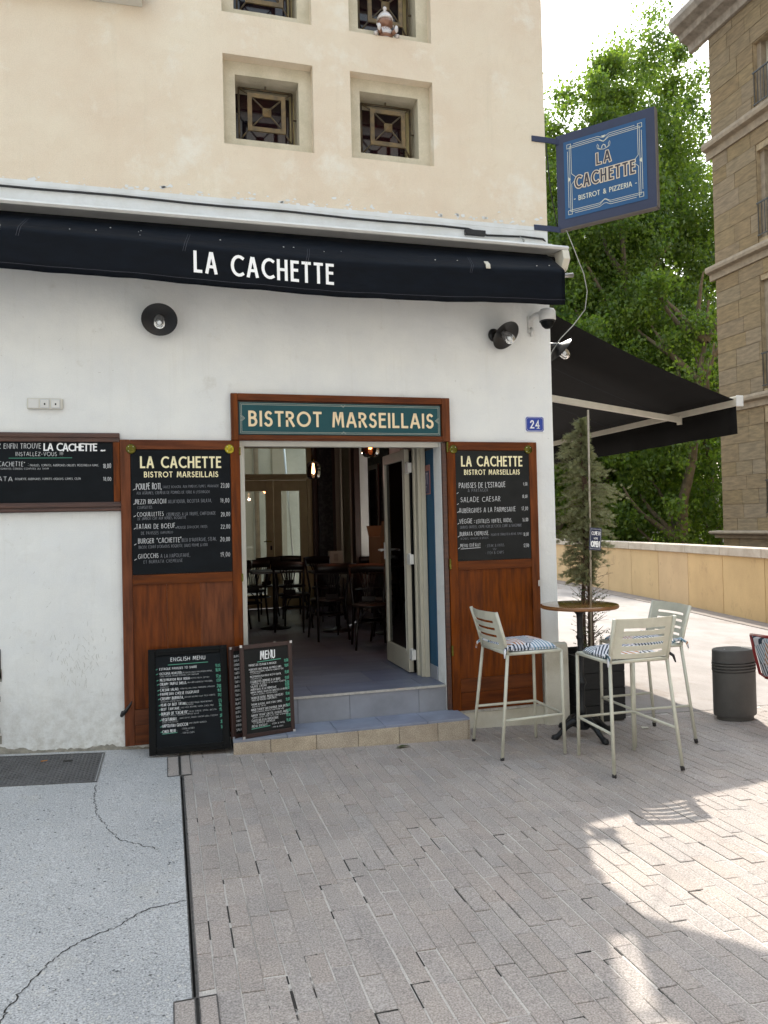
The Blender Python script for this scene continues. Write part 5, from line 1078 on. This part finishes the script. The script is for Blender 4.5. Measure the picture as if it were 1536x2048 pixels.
for z_ in (.34, .03): MB().tube([(-.03, -.2, z_), (-.08, -.21, z_ + .01), (-.12, -.215, z_ - .02), (-.15, -.21, z_ - .07)], [.006, .006, .005, .003], 6).build('tie', 'palm_fabric_b', rcu)

# planter with a thin cypress
pl = thing('planter_box', 'square planter clad in black boards behind the bar table', 'planter', (3.545, .165, G(3.5) - .004))
for k in range(4):
    z0 = .012 + k * .138
    for rz in range(4): MB().box(-.222, .2225, -.238, -.222, z0, z0 + .133).build('board', 'black_wood', pl, .002, rot=(0, 0, R(90 * rz)))
MB().box(-.221, .221, -.221, .221, .0, .50).build('liner', 'black_wood', pl); MB().box(-.2205, .2205, -.2205, .2205, .501, .515).build('soil_top', 'soil', pl)
m = MB()
for s in range(4): m.box(-.24, .24, -.24, -.205, .564, .574, Matrix.Rotation(R(90 * s), 4, 'Z')) if s % 2 == 0 else m.box(-.2045, .2045, -.24, -.205, .564, .574, Matrix.Rotation(R(90 * s), 4, 'Z'))
m.build('rim', 'black_wood', pl)
ct = thing('cypress', 'tall thin feathery cypress drying out in the black planter', 'tree', (3.56, .13, .50))
r = random.Random(12)
m = MB()
for k in range(5):
    a = r.uniform(0, 6.28); b = r.uniform(.02, .06); m.tube([(b * math.cos(a), b * math.sin(a), 0), (b * 1.1 * math.cos(a + .4), b * math.sin(a + .3), .5), (.02 * math.cos(a), .02 * math.sin(a), 1.0), (-.02 + .01 * k, .0, 1.5), (-.03, 0, 1.95 + .03 * k)], [.017, .014, .012, .008, .003], 6)
m.build('trunk', 'shrub_bark', ct)
def outline(z):   # half-width left / right against height, as the tree grows
    tb = [(.70, .08, .06), (.72, .12, .08), (.85, .25, .12), (1.0, .25, .22), (1.15, .28, .26), (1.3, .30, .38), (1.45, .30, .40), (1.58, .30, .38), (1.70, .23, .30), (1.83, .25, .13), (2.0, .19, .08), (2.12, .05, .05), (2.17, .03, .03)]
    for (z0, l0, r0), (z1, l1, r1) in zip(tb, tb[1:]):
        if z0 <= z <= z1: t = (z - z0) / (z1 - z0); return l0 + (l1 - l0) * t, r0 + (r1 - r0) * t
    return .02, .02
lf_ = MB(); tw = MB()
def frond(m, p, d, L, w):      # flat feathery spray
    side = d.cross(Vector((r.uniform(-1, 1), r.uniform(-1, 1), r.uniform(-.3, 1)))).normalized()
    n = 5
    for k in range(n):
        t = (k + .6) / n; b = p + d * (L * t)
        for s in (-1, 1):
            e = b + (side * s * .75 + d * .9).normalized() * (w * (1.15 - t) * r.uniform(.7, 1.2)); q = (e - b).cross(d.cross(side)).normalized() * .0013
            m.add([b - q, b + q, e + q * 1.3, e - q * 1.3], [(0, 1, 2, 3)])
for i in range(560):
    z = r.uniform(.72, 2.12); l, rr_ = outline(z); a = r.uniform(0, 6.28); c = math.cos(a)
    reach = ((rr_ if c > 0 else l) * abs(c) + (.24 if math.sin(a) > 0 else .13) * (1 - abs(c)) * min(1, (2.2 - z) * 1.5)) * r.choice((.5, .7, .85, 1.0, 1.1)) * (.80 + .28 * math.sin(3 * a + 7 * z) * math.sin(2 * a - 5 * z))
    p0 = Vector((-.015, 0, z - reach * r.uniform(.15, .55))); rise = r.uniform(.1, .45)
    pts = []; nseg = 6
    for k in range(nseg + 1):
        t = k / nseg; pts.append(p0 + Vector((c * reach * t, math.sin(a) * reach * t, (rise * t - .35 * t * t) * reach * 1.1 + .02 * math.sin(t * 9 + i) * reach)))
    if i % 2 == 0: tw.tube(pts, [.0035 - .0004 * k for k in range(nseg + 1)], 4, False)
    for k in range(1, nseg + 1):
        for q in range(4 if k > 2 else 2):
            d = (pts[k] - pts[k - 1]).normalized() + Vector((r.uniform(-.7, .7), r.uniform(-.7, .7), r.uniform(-.25, .75))); d.normalize()
            frond(lf_, pts[k] - d * .01, d, r.uniform(.03, .07), .019)
lf_.build('foliage', 'cypress_leaf', ct); 
for i in range(170):   # bare brown twigs inside and low down
    z = r.uniform(.12, 1.2); a = r.uniform(0, 6.28); L = r.uniform(.06, .26) * (1 if z < 1 else .7); p = Vector((0, 0, z)); d = Vector((math.cos(a), math.sin(a), r.uniform(.1, 1.2))).normalized(); q = p + d * L; s = Vector((-d.y, d.x, 0)) * .03 * r.uniform(-1, 1)
    tw.tube([p, p + d * L * .5 + s, q], [.003, .002, .001], 4, False)
tw.build('twigs', 'dry_twig', ct)
sh = thing('leafy_shrub', 'small leafy plant climbing the cypress stem above the planter', 'plant', (3.52, .06, .51)); m = MB(); st_ = MB()
for i in range(64):
    z = r.choice((r.uniform(.02, .28), r.uniform(.28, .85), r.uniform(.35, .85))); a = r.uniform(0, 6.28); L = r.uniform(.07, .27) * (.8 if z < .3 else 1); d = Vector((math.cos(a) - .12, math.sin(a) * .7 - .2, r.uniform(.0, 1.0))).normalized(); p = Vector((0, 0, z)); st_.tube([p, p + d * L * .5, p + d * L], [.0028, .002, .001], 4, False)
    for k in range(12):
        t = .25 + .75 * k / 12; b = p + d * L * t; e = (d * .3 + Vector((r.uniform(-1, 1), r.uniform(-1, 1), r.uniform(-.6, 1)))).normalized() * r.uniform(.013, .026); w = e.cross(Vector((r.uniform(-1, 1), r.uniform(-1, 1), 1))).normalized() * .005
        m.add([b, b + e * .5 + w, b + e, b + e * .5 - w], [(0, 1, 2, 3)])
m.build('foliage', 'shrub_leaf', sh); st_.build('stems', 'dry_twig', sh)
tag(MB().tube([(3.515, .03, .50), (3.53, .02, 1.5), (3.545, .02, 2.68)], .0095, 8).build('support_pole', 'bamboo'), 'straight pale cane standing up through the cypress', 'pole')
os_ = thing('open_sign', 'small dark blue sign reading COME IN OPEN on the cypress stem', 'sign', (3.487, -.12, 1.467), (0, R(5), R(8)))
MB().box(-.062, .062, -.004, 0, 0, .19).build('plate', 'sign_border', os_, .004)
m = MB(); q = [(-.052, .012), (.052, .012), (.052, .178), (-.052, .178), (-.052, .012)]; ribbon(m, q, .0016, XZ(-.0046), True)
write(m, 'COME IN', -.046, .128, .032, XZ(-.005), .092, .14, .2, jit=.10); write(m, "WE'RE", -.020, .092, .016, XZ(-.005), .044, .16, .2); write(m, 'OPEN', -.048, .026, .052, XZ(-.005), .096, .22, .3); m.build('lettering', 'white_lettering', os_)

bo = thing('bollard', 'squat oval dark grey bollard with ribbed rings standing in the alley', 'bollard', (4.755, -.235, G(4.75)), (0, 0, R(0)))
bo_p = [(.165, 0), (.166, .035), (.188, .042), (.192, .052)] + [(.192, .42)] + [(v, z) for z0 in (.421, .446, .471, .496) for v, z in ((.176, z0), (.176, z0 + .009), (.196, z0 + .010), (.196, z0 + .024))][:-1] + [(.192, .515), (.192, .518), (.190, .602), (.184, .610), (.002, .611)]
bm_ = MB().lathe([(a, b) for a, b in bo_p], 56, None, 1.03, .70); bo_b = bm_.build('body', 'bollard_paint', bo); bo_b.data.shade_smooth(); bo_b.data.set_sharp_from_angle(angle=R(30))
m = MB(); m.lathe([(.006, .6115), (.006, .6145), (.001, .615)], 8, Matrix.Translation((-.10, -.01, 0))); m.lathe([(.006, .6115), (.006, .6145), (.001, .615)], 8, Matrix.Translation((.10, .01, 0))); m.build('cap_screw', 'silver', bo)

# ================================================================= SMALL LITTER
def litter(name, label, cat, m, mt): tag(m.build(name, mt), label, cat)
z = G(1.55); litter('fallen_leaf', 'green fallen leaf on the paving before the step', 'leaf', MB().add([(1.60, -.42, z + .004), (1.64, -.44, z + .012), (1.70, -.42, z + .010), (1.72, -.40, z + .004), (1.66, -.385, z + .010)], [(0, 1, 4), (1, 2, 4), (2, 3, 4)]), 'shrub_leaf')
z = G(-.83) + .012; litter('cigarette_end', 'orange tipped cigarette end lying on the manhole cover', 'cigarette end', MB().tube([(-.84, -.26, z), (-.80, -.25, z)], .004, 6), 'butt_orange')
z = G(3.7); litter('paper_scrap', 'white paper scrap on the ground under the alley side stool', 'scrap', MB().add([(3.74, -.35, z + .003), (3.79, -.37, z + .006), (3.81, -.33, z + .004), (3.76, -.31, z + .008)], [(0, 1, 2, 3)]), 'paper_white')

# ================================================================= FIGURINE ON THE WINDOW LEDGE
fg = thing('figurine', 'pale glazed seated figurine with a pointed cap on the upper right window ledge', 'figurine', (1.79, .03, 5.68))
MB().lathe([(.045, .0), (.058, .02), (.060, .05), (.050, .075), (.042, .085)], 20, None, 1, .8).build('body', 'ceramic', fg); MB().lathe([(.047, .002), (.062, .012), (.062, .024), (.05, .026)], 20, None, 1, .82).build('belt', 'ceramic_brown', fg)
MB().lathe([(.040, .085), (.060, .100), (.066, .120), (.064, .138), (.055, .150)], 20, None, 1, .9).build('head', 'ceramic_brown', fg); MB().lathe([(.066, .148), (.069, .156), (.060, .180), (.042, .204), (.022, .222), (.010, .232), (.016, .240), (.018, .250), (.012, .262), (.002, .266)], 20, None, 1, .9).build('cap', 'ceramic', fg)
for s in (-1, 1):
    MB().lathe([(.002, -.032), (.018, -.020), (.022, .0), (.018, .020), (.002, .032)], 14, Matrix.Translation((s * .072, -.075, .045)) @ Matrix.Rotation(R(0), 4, 'X'), .75, .45).build('shoe_sole', 'ceramic', fg)
    MB().tube([(s * .045, -.02, .03), (s * .07, -.07, .035)], .018, 8).build('leg', 'ceramic_brown', fg); MB().tube([(s * .045, 0, .07), (s * .08, -.02, .03), (s * .095, -.04, .008)], [.014, .013, .018], 8).build('arm', 'ceramic', fg)
    MB().lathe([(.002, -.014), (.012, 0), (.002, .014)], 10, Matrix.Translation((s * .068, 0, .112)), .6, 1).build('ear', 'ceramic', fg)
m = MB(); write(m, 'LCC', -.030, .050, .020, XZ(-.050), .060, .16, .3); m.build('badge_lettering', 'ceramic_brown', fg)

# ================================================================= INTERIOR FURNITURE
def make_cafe_chair():
    t = thing('cafe_chair', 'x', 'chair', group='dark bentwood chairs inside the bistro'); M_ = 'cafe_wood'
    MB().lathe([(.175, .435), (.200, .440), (.205, .455), (.195, .468), (.002, .470)], 28).build('seat', M_, t)
    MB().lathe([(.165, .28), (.172, .288), (.165, .296), (.158, .288), (.165, .28)], 24).build('leg_ring', M_, t)
    for sx in (-1, 1):
        MB().tube([(sx * .14, .13, .44), (sx * .17, .17, .22), (sx * .185, .20, 0)], [.016, .014, .012], 8).build('leg', M_, t)
        MB().tube([(sx * .185, -.24, 0), (sx * .165, -.17, .44), (sx * .185, -.20, .66), (sx * .20, -.235, .84)], [.013, .017, .015, .014], 8).build('leg', M_, t)
        MB().tube([(sx * .155, .14, .22), (sx * .11, .15, .36), (sx * .05, .165, .425)], .009, 6).build('brace', M_, t)
    m = MB(); n = 12; vs = []; 
    for i in range(n + 1):
        u = -1 + 2 * i / n; x = u * .215; y = -.235 - .045 * (1 - u * u)
        vs += [(x, y, .78), (x, y - .018, .78), (x, y - .018, .875 + .012 * (1 - u * u)), (x, y, .875 + .012 * (1 - u * u))]
    fs_ = [(0, 1, 2, 3), (4 * n + 3, 4 * n + 2, 4 * n + 1, 4 * n)]
    for i in range(n):
        for k in range(4): fs_.append((4 * i + k, 4 * i + 4 + k, 4 * i + 4 + (k + 1) % 4, 4 * i + (k + 1) % 4))
    m.add(vs, fs_, True); m.build('top_rail', M_, t)
    for k in range(6):
        u = -1 + 2 * k / 5; MB().tube([(u * .045, -.185, .50), (u * .055, -.215, .62), (u * .10, -.262, .79)], .0075, 5).build('spindle', M_, t)
    m = MB(); m.box(-.075, .075, -.20, -.175, .47, .53); m.build('spindle_base', M_, t, .004)
    return t
FZ = .415
ch = make_cafe_chair()
spots = [(1.08, 4.72, 10, 'cafe chair with fan spindles before the left leaf of the back doors'), (1.55, 3.85, -25, 'cafe chair turned sideways left of the middle table'), (1.80, 2.95, 5, 'cafe chair standing in the middle of the room with its back to the street'), (2.10, 2.12, 172, 'nearest cafe chair with long dark legs beside the glass door leaf'), (2.45, 2.62, 70, 'cafe chair pulled up to the table with the cardboard box'),
         (.78, 4.35, 95, 'cafe chair partly hidden by the left edge of the doorway'), (2.15, 4.75, 200, 'cafe chair at the far end of the row near the papered pier'), (2.62, 4.1, 150, 'cafe chair beneath the side window'), (1.75, 5.3, 185, 'cafe chair facing the street by the back doors'), (1.30, 5.55, 30, 'cafe chair at the back left of the room')]
for i, (x, y, a, lab) in enumerate(spots):
    o = ch if i == 0 else copy_tree(ch); o.location = (x, y, FZ); o.rotation_euler = (0, 0, R(a)); o['label'] = lab
def make_cafe_table():
    t = thing('cafe_table', 'x', 'table', group='small dark cafe tables'); MB().box(-.32, .32, -.30, .30, .725, .752).build('tabletop', 'cafe_wood', t, .004); MB().tube([(0, 0, .03), (0, 0, .724)], .03, 12).build('pedestal', 'black_metal', t)
    MB().lathe([(.20, 0), (.20, .012), (.06, .03), (.03, .06)], 24).build('base', 'black_metal', t); return t
tb = make_cafe_table()
for i, (x, y, lab) in enumerate(((1.35, 4.15, 'cafe table at the left of the room before the back doors'), (2.05, 3.55, 'cafe table in the middle of the room among dark chairs'), (2.60, 3.05, 'cafe table carrying the cardboard box'), (2.35, 5.3, 'cafe table at the back holding the white napkin holder'))):
    o = tb if i == 0 else copy_tree(tb); o.location = (x, y, FZ); o['label'] = lab
cbx = thing('cardboard_box', 'brown cardboard box standing on a cafe table behind the glass door', 'box', (2.62, 3.05, FZ + .7525), (0, 0, R(8)))
MB().box(-.22, .22, -.18, .18, 0, .42).build('carton', 'cardboard', cbx, .004); m = MB(); m.prism([(-.18, .42), (-.24, .60), (-.236, .602), (-.175, .42)], -.22, .22, 'x'); m.prism([(.175, .42), (.235, .55), (.24, .548), (.18, .42)], -.22, .22, 'x'); m.build('flap', 'cardboard', cbx)
nh = thing('napkin_holder', 'square white napkin holder on the rearmost cafe table', 'napkin holder', (2.40, 5.25, FZ + .7525)); MB().box(-.10, .10, -.05, .05, 0, .19).build('holder', 'paper_white', nh, .004); MB().box(-.03, .03, -.056, -.051, .04, .15).build('front_slot', 'cream_frame', nh)
pt = thing('card_terminal', 'small red card terminal on a stand just inside the left door edge', 'card terminal', (.88, 3.6, FZ)); MB().tube([(0, 0, 0), (0, 0, .98)], .018, 8).build('stand', 'black_metal', pt); MB().box(-.04, .04, -.012, .012, .98, 1.12).build('terminal', 'red_plastic', pt, .006); MB().box(-.028, .028, -.015, -.0125, 1.03, 1.10).build('screen', 'cable_black', pt)
wc = thing('wood_screen', 'low brown wooden screen standing behind the glass of the back doors', 'screen', (.55, 7.6, .40)); MB().box(-.5, .62, -.02, .02, 0, .78).build('panel', 'inner_brown', wc); m = MB(); m.box(-.5, .62, -.02, .02, 1.28, 1.32)
for a in (-.5, -.15, .20, .58): m.box(a, a + .04, -.02, .02, .781, 1.279)
m.build('rails', 'inner_brown', wc)
rl = thing('scooter_prop', 'leaning metal pole outside the right leaf of the back doors', 'pole', (2.35, 8.6, .40)); MB().tube([(0, 0, 0), (-.16, .1, 2.9)], .018, 8).build('pole_shaft', 'silver', rl)
def pendant(label, loc, mt, sc, L):
    p = thing('pendant_lamp', label, 'lamp', loc, group='glass pendant lamps in the bistro')
    MB().tube([(0, 0, .20 * sc), (0, 0, L)], .004, 6).build('cord', 'cable_black', p); MB().lathe([(.012, .20 * sc), (.020, .19 * sc), (.020, .15 * sc), (.015, .145 * sc)], 12).build('socket', 'brass_dark', p)
    pr = [(.02, .165), (.055, .155), (.085, .125), (.092, .08), (.092, -.01), (.085, -.05), (.06, -.078), (.03, -.085), (.002, -.086)]; m = MB(); n = 36; vs = []; fs_ = []
    for (a, z) in pr:
        for k in range(n): q = a * (1 + .035 * (k % 2)); vs.append((q * sc * math.cos(6.283 * k / n), q * sc * math.sin(6.283 * k / n), z * sc))
    for i in range(len(pr) - 1):
        for k in range(n): fs_.append((i * n + k, i * n + (k + 1) % n, (i + 1) * n + (k + 1) % n, (i + 1) * n + k))
    m.add(vs, fs_, True); m.build('glass_shade', mt, p)
    MB().lathe([(.010, .145 * sc), (.014, .10 * sc), (.024 * sc, .04 * sc), (.026 * sc, .02 * sc), (.015 * sc, -.002), (.002, -.005)], 14).build('bulb', 'lamp_glow', p)
    ld = bpy.data.lights.new('bulb_light', 'POINT'); ld.energy = 5; ld.color = (1.0, .86, .68); ld.shadow_soft_size = .03; lo = bpy.data.objects.new('bulb_light', ld); COL.objects.link(lo); lo.parent = p; lo.location = (0, 0, -.02); return p
pendant('smoky glass pendant lamp with a glowing bulb hanging at the left', (1.675, 3.0, 2.35), 'smoke_glass', .86, 1.0)
pendant('amber glass pendant lamp cut by the top of the doorway', (2.12, 2.05, 2.545), 'amber_glass', 1.10, .8)

# ================================================================= PARAPET
pp = thing('parapet_wall', 'low ochre rendered parapet with pale coping stones along the alley', 'wall')
PL = [(8.35, -2.0), (9.48, 4.57), (10.23, 8.31), (11.20, 14.36), (12.0, 22.0)]
def parapet_pt(s):
    for a, b in zip(PL, PL[1:]):
        L = math.hypot(b[0] - a[0], b[1] - a[1])
        if s <= L: t = s / L; return (a[0] + (b[0] - a[0]) * t, a[1] + (b[1] - a[1]) * t)
        s -= L
    return PL[-1]
total = sum(math.hypot(b[0] - a[0], b[1] - a[1]) for a, b in zip(PL, PL[1:])); s = 0; n_p = int(total / 1.28)
for i in range(n_p):
    p, q = parapet_pt(total * i / n_p), parapet_pt(total * (i + 1) / n_p); d = Vector((q[0] - p[0], q[1] - p[1])).normalized(); L = math.hypot(q[0] - p[0], q[1] - p[1]); a = math.atan2(d.y, d.x); z = -.05
    Mx = Matrix.Translation((p[0], p[1], z)) @ Matrix.Rotation(a, 4, 'Z')
    MB().box(.006, L - .006, -.25, -.02, -.2, 1.075, Mx).build('wall_panel', 'parapet_ochre', pp, .006); MB().box(0, L, -.24, -.035, -.2, 1.07, Mx).build('joint_core', 'bare_mortar', pp)
    MB().box(.003, L - .003, -.32, .035, 1.078, 1.235, Mx).build('coping_stone', 'coping_stone', pp, .012)
    MB().box(0, L, .0, .42, -.02, .012, Mx).build('gutter_stone', 'gutter_stone', pp)
# alley paving: long flagstones with open joints
fm = bpy.data.objects['alley_ground']; r = random.Random(31)

# ================================================================= STONE BUILDING
sb = thing('stone_building', 'brown stone apartment building with string courses and iron railings at the right', 'building', (15.5, 0, 0))
YC = 12.82; openings = [(9.75, 11.12, z0, z1) for z0, z1 in ((1.75, 4.25), (5.15, 8.07), (9.20, 11.58), (12.74, 14.52))] + [(6.4, 7.8, z0, z1) for z0, z1 in ((1.75, 4.25), (5.15, 8.07), (9.20, 11.58), (12.74, 14.52))]
m = wall_holes(-14, YC, -4, 15.75, .03, .55, openings); swap_xy(m); m.build('wall_core', 'stone_mortar', sb)
box_ = MB(); box_.box(.551, 14, YC - .5, YC - .03, -4, 15.75); box_.build('return_wall', 'stone_mortar', sb)
r = random.Random(8); z = -0.6; row = 0
courses = [(4.70, 5.06), (8.62, 9.02), (12.18, 12.66)]
while z < 15.7:
    h = r.choice((.40, .44, .50)); z1 = min(z + h, 15.72)
    blk = [c for c in courses if z < c[1] and z1 > c[0]]
    if blk:
        if z < blk[0][0] - .1: z1 = blk[0][0]
        else: z = blk[0][1]; continue
    y = YC
    first = True
    while y > 6.0:
        L = r.uniform(.55, 1.25); y0 = max(y - L, 5.9)
        segs = [(y0, y)]
        for (a, b, c, d) in openings:
            if z < d - .01 and z1 > c + .01:
                ns = []
                for (p, q) in segs:
                    if q <= a or p >= b: ns.append((p, q))
                    else:
                        if p < a: ns.append((p, a))
                        if q > b: ns.append((b, q))
                segs = ns
        for (p, q) in segs:
            if q - p > .04:
                e = r.uniform(-.004, .004); g = .0055
                if y > 8.6: MB().box(e - .0, .034 + .3 * 0, p + g, q - (0 if q == YC else g), z + g, z1 - g).build('stone_block', 'stone_wall', sb)
        y = y0
    z = z1; row += 1
m = wall_holes(-14, 8.6, -4, 15.75, .0, .029, openings[4:]); swap_xy(m); m.build('plain_masonry', 'stone_wall', sb)
# string courses, base ledge, cornice: profiles swept along the facade
def course(z0, z1, out, name='string_course'):
    h = z1 - z0; m = MB(); m.prism([(.03, z0), (-out * .25, z0), (-out * .3, z0 + h * .45), (-out, z0 + h * .55), (-out * 1.08, z0 + h * .75), (-out, z1 - h * .05), (.03, z1)], -14, YC + out, 'y'); m.build(name, 'stone_trim', sb, .008)
for a, b in courses: course(a, b, .20)
course(1.12, 1.34, .28, 'base_ledge')
m = MB(); m.prism([(.04, 15.70), (-.10, 15.70), (-.14, 15.92), (-.42, 16.0), (-.46, 16.16), (-.72, 16.25), (-.80, 16.42), (-.76, 16.62), (-.66, 16.68), (.04, 16.80)], -14, YC + .75, 'y'); m.build('cornice', 'cornice_stone', sb, .02)
MB().box(.0, 14, -14, YC, 16.81, 17.0).build('roof_edge', 'cornice_stone', sb)
for (a, b, c, d) in openings:
    f = MB(); t = .07; f.box(.30, .38, a + .16, a + .16 + t, c, d); f.box(.30, .38, b - .16 - t, b - .16, c, d); f.box(.30, .38, a + .16 + t + .001, b - .16 - t - .001, d - t - .12, d - .12); f.box(.30, .38, (a + b) / 2 - .03, (a + b) / 2 + .03, c, d - .191); w = f.build('window', 'cream_frame', sb)
    MB().box(.33, .336, a + .17, b - .17, c + .01, d - .13).build('pane', 'window_glass', w)
    MB().box(.14, .55, a - .0 + .001, a + .15, c, d - .001).build('window_surround', 'stone_trim', sb); MB().box(.14, .55, b - .15, b - .001, c, d - .001).build('window_surround', 'stone_trim', sb)
    MB().box(.52, .54, a + .16, b - .16, c, d - .12).build('curtain', 'paper_white', w)
    rl_ = MB(); rl_.box(-.05, -.02, a + .01, b - .01, c + .92, c + .96); rl_.box(-.045, -.025, a + .01, b - .01, c + .06, c + .09); k = a + .04
    while k < b: rl_.box(-.042, -.028, k - .008, k + .008, c + .0905, c + .9195); k += .115
    rl_.build('railing', 'black_metal', sb)
# low far building behind the trees
fb = thing('far_building', 'pale low building glimpsed beneath the plane trees', 'building', (24, 52, -4))
mm = wall_holes(-22, 26, 0, 8.2, 0, .4, [(x, x + 1.3, z, z + 2.0) for x in range(-20, 25, 4) for z in (1.2, 5.0)]); mm.build('wall', 'far_wall', fb)
MB().box(-22, 26, .9, 6, 0, 8.2).build('dark_interior', 'dark_room', fb); MB().box(-22.3, 26.3, -.4, 6.2, 8.21, 8.6).build('roof', 'stone_trim', fb)
for x in range(-20, 25, 4):
    for z in (1.2, 5.0): MB().box(x, x + 1.3, .2, .23, z, z + 2.0).build('window', 'window_glass', fb)

ob = thing('unseen_bounce_building', 'plain sunlit pale house added out of view across the street to light the bistro', 'building', (0, -11.5, -.4))  # unseen house, added to bounce sunlight onto the shaded facade
hol = [(x, x + 1.0, z, z + 1.8) for x in range(-13, 12, 4) for z in (1.4, 4.8, 8.2)]
wall_holes(-15, 14, 0, 12.2, -.3, 0, hol).build('wall', 'bounce_render', ob); MB().box(-15, 14, -6, -.9, 0, 12.2).build('rooms', 'dark_room', ob); MB().box(-15.3, 14.3, -6.2, .35, 12.21, 12.5).build('roof', 'stone_trim', ob)
for (a, b, c, d) in hol: MB().box(a, b, -.2, -.17, c, d).build('window', 'dark_glass', ob)

# ================================================================= PLANE TREES
def make_tree(seed, H, rx, ry, zc, rz, nclump, nleaf, leafmat, lab, leafsize=.155, trunk_bend=1.0):
    r = random.Random(seed); t = thing('plane_tree', lab, 'tree', group='plane trees beyond the parapet')
    tr = MB(); limbs = []
    base = [Vector((0, 0, 0))]; d = Vector((r.uniform(-.15, .15), r.uniform(-.1, .1), 1)).normalized(); p = Vector((0, 0, 0)); n = 9
    for i in range(n):
        d = (d + Vector((r.uniform(-.28, .28) * trunk_bend, r.uniform(-.2, .2), .25))).normalized(); p = p + d * (H * .82 / n); base.append(p.copy())
    tr.tube(base, [.34 - .032 * i for i in range(n + 1)], 10, False)
    tips = [base[-1]]
    for k in range(17):
        b0 = base[r.randint(2, n - 1)]; a = r.uniform(0, 6.28); dd_ = Vector((math.cos(a), math.sin(a) * .8, r.uniform(.5, 1.3))).normalized(); q = b0.copy(); pts = [q.copy()]
        for i in range(5): dd_ = (dd_ + Vector((r.uniform(-.3, .3), r.uniform(-.3, .3), r.uniform(-.05, .3)))).normalized(); q = q + dd_ * r.uniform(.6, 1.1) * rx * .24; pts.append(q.copy())
        tr.tube(pts, [.17, .14, .11, .085, .06, .03], 7, False); tips += pts[2:]
    tr.build('trunk', 'bark', t)
    lv = MB(); vs = []; fs_ = []
    for c in range(nclump):
        while True:
            u = Vector((r.uniform(-1, 1), r.uniform(-1, 1), r.uniform(-1, 1)))
            if .25 < u.length < 1: break
        taper = 1.0 - .30 * max(0, u.z) ** 2
        cc_ = Vector((u.x * rx * taper, u.y * ry * taper, zc + u.z * rz)) * 1.0
        sp = r.uniform(.5, 1.0) * rx * .15
        for k in range(int(nleaf * r.uniform(.5, 1.4))):
            g = Vector((r.gauss(0, 1) * sp, r.gauss(0, 1) * sp, r.gauss(0, .8) * sp)); pz = cc_ + g
            nrm = (Vector((r.gauss(0, .8), r.gauss(0, .8), r.gauss(.35, .6)))).normalized(); a_ = nrm.orthogonal().normalized(); a_ = (Matrix.Rotation(r.uniform(0, 6.28), 3, nrm) @ a_); b_ = nrm.cross(a_); s = leafsize * r.uniform(.55, 1.25)
            o = len(vs); dr = Vector((0, 0, -.25 * s))
            vs += [tuple(pz - a_ * s * .45), tuple(pz - a_ * .1 * s + b_ * s * .5 + dr), tuple(pz + a_ * s * .2 + b_ * s * .28), tuple(pz + a_ * s * .62 + dr), tuple(pz + a_ * s * .2 - b_ * s * .28), tuple(pz - a_ * .1 * s - b_ * s * .5 + dr)]
            fs_.append((o, o + 1, o + 2, o + 3)); fs_.append((o, o + 3, o + 4, o + 5))
    lv.v = vs; lv.f = fs_; lv.sm = [False] * len(fs_); lv.build('crown', leafmat, t)
    return t
tA = make_tree(1, 26, 3.5, 3.2, 15.2, 12.9, 240, 330, 'plane_leaf', 'tall plane tree whose crown rises behind the blue hanging sign')
tB = make_tree(5, 28, 4.1, 3.4, 17.2, 13.6, 270, 330, 'plane_leaf', 'tallest plane tree reaching up to the cornice of the stone building')
tC = make_tree(9, 18, 3.2, 3.0, 8.5, 8.0, 150, 150, 'plane_leaf_dark', 'low plane tree close to the wall corner under the sign')
GB = -4.0
tA.location = (18.6, 24.5, GB); tB.location = (23.2, 26.0, GB); tC.location = (16.2, 22.8, GB)
rest = [(tA, (16.9, 26.6, GB - 4.5), 1.3, 'plane tree at the left of the row showing beside the wall corner'), (tB, (24.8, 29.5, GB - .5), 2.4, 'plane tree half hidden by the corner of the stone building'), (tC, (19.6, 21.5, GB), 2.0, 'low bushy plane tree in the middle seen below the black awning'), (tC, (22.9, 22.6, GB - .6), 4.0, 'low plane tree with leaning stems next to the stone building'),
        (tA, (26, 37, GB - 1.0), 3.3, 'plane tree standing furthest back of the row'), (tC, (13.4, 24.8, GB - .4), 5.2, 'plane tree mostly hidden behind the bistro corner'), (tA, (20.5, 33, GB - 2.0), 5.0, 'plane tree in the second row filling the middle gap')]
for (src, loc, rz, lab) in rest:
    o = copy_tree(src); o.location = loc; o.rotation_euler = (0, 0, rz); o['label'] = lab
# undergrowth beneath the trees
r = random.Random(77); m = MB(); vs = []; fs_ = []
for i in range(16000):
    x = r.uniform(10, 34); y = r.uniform(28, 46); z = GB + abs(r.gauss(0, 2.2)) + .3; s = r.uniform(.12, .30); nrm = Vector((r.gauss(0, 1), r.gauss(-.5, 1), r.gauss(.5, .6))).normalized(); a_ = nrm.orthogonal().normalized() * s; b_ = nrm.cross(a_)
    o = len(vs); vs += [(x - a_.x, y - a_.y, z - a_.z), (x + b_.x * .6, y + b_.y * .6, z + b_.z * .6), (x + a_.x, y + a_.y, z + a_.z), (x - b_.x * .6, y - b_.y * .6, z - b_.z * .6)]; fs_.append((o, o + 1, o + 2, o + 3))
m.v = vs; m.f = fs_; m.sm = [False] * len(fs_); tag(m.build('undergrowth', 'plane_leaf_dark'), 'dark leafy undergrowth between the tree trunks', 'undergrowth', kind='stuff')
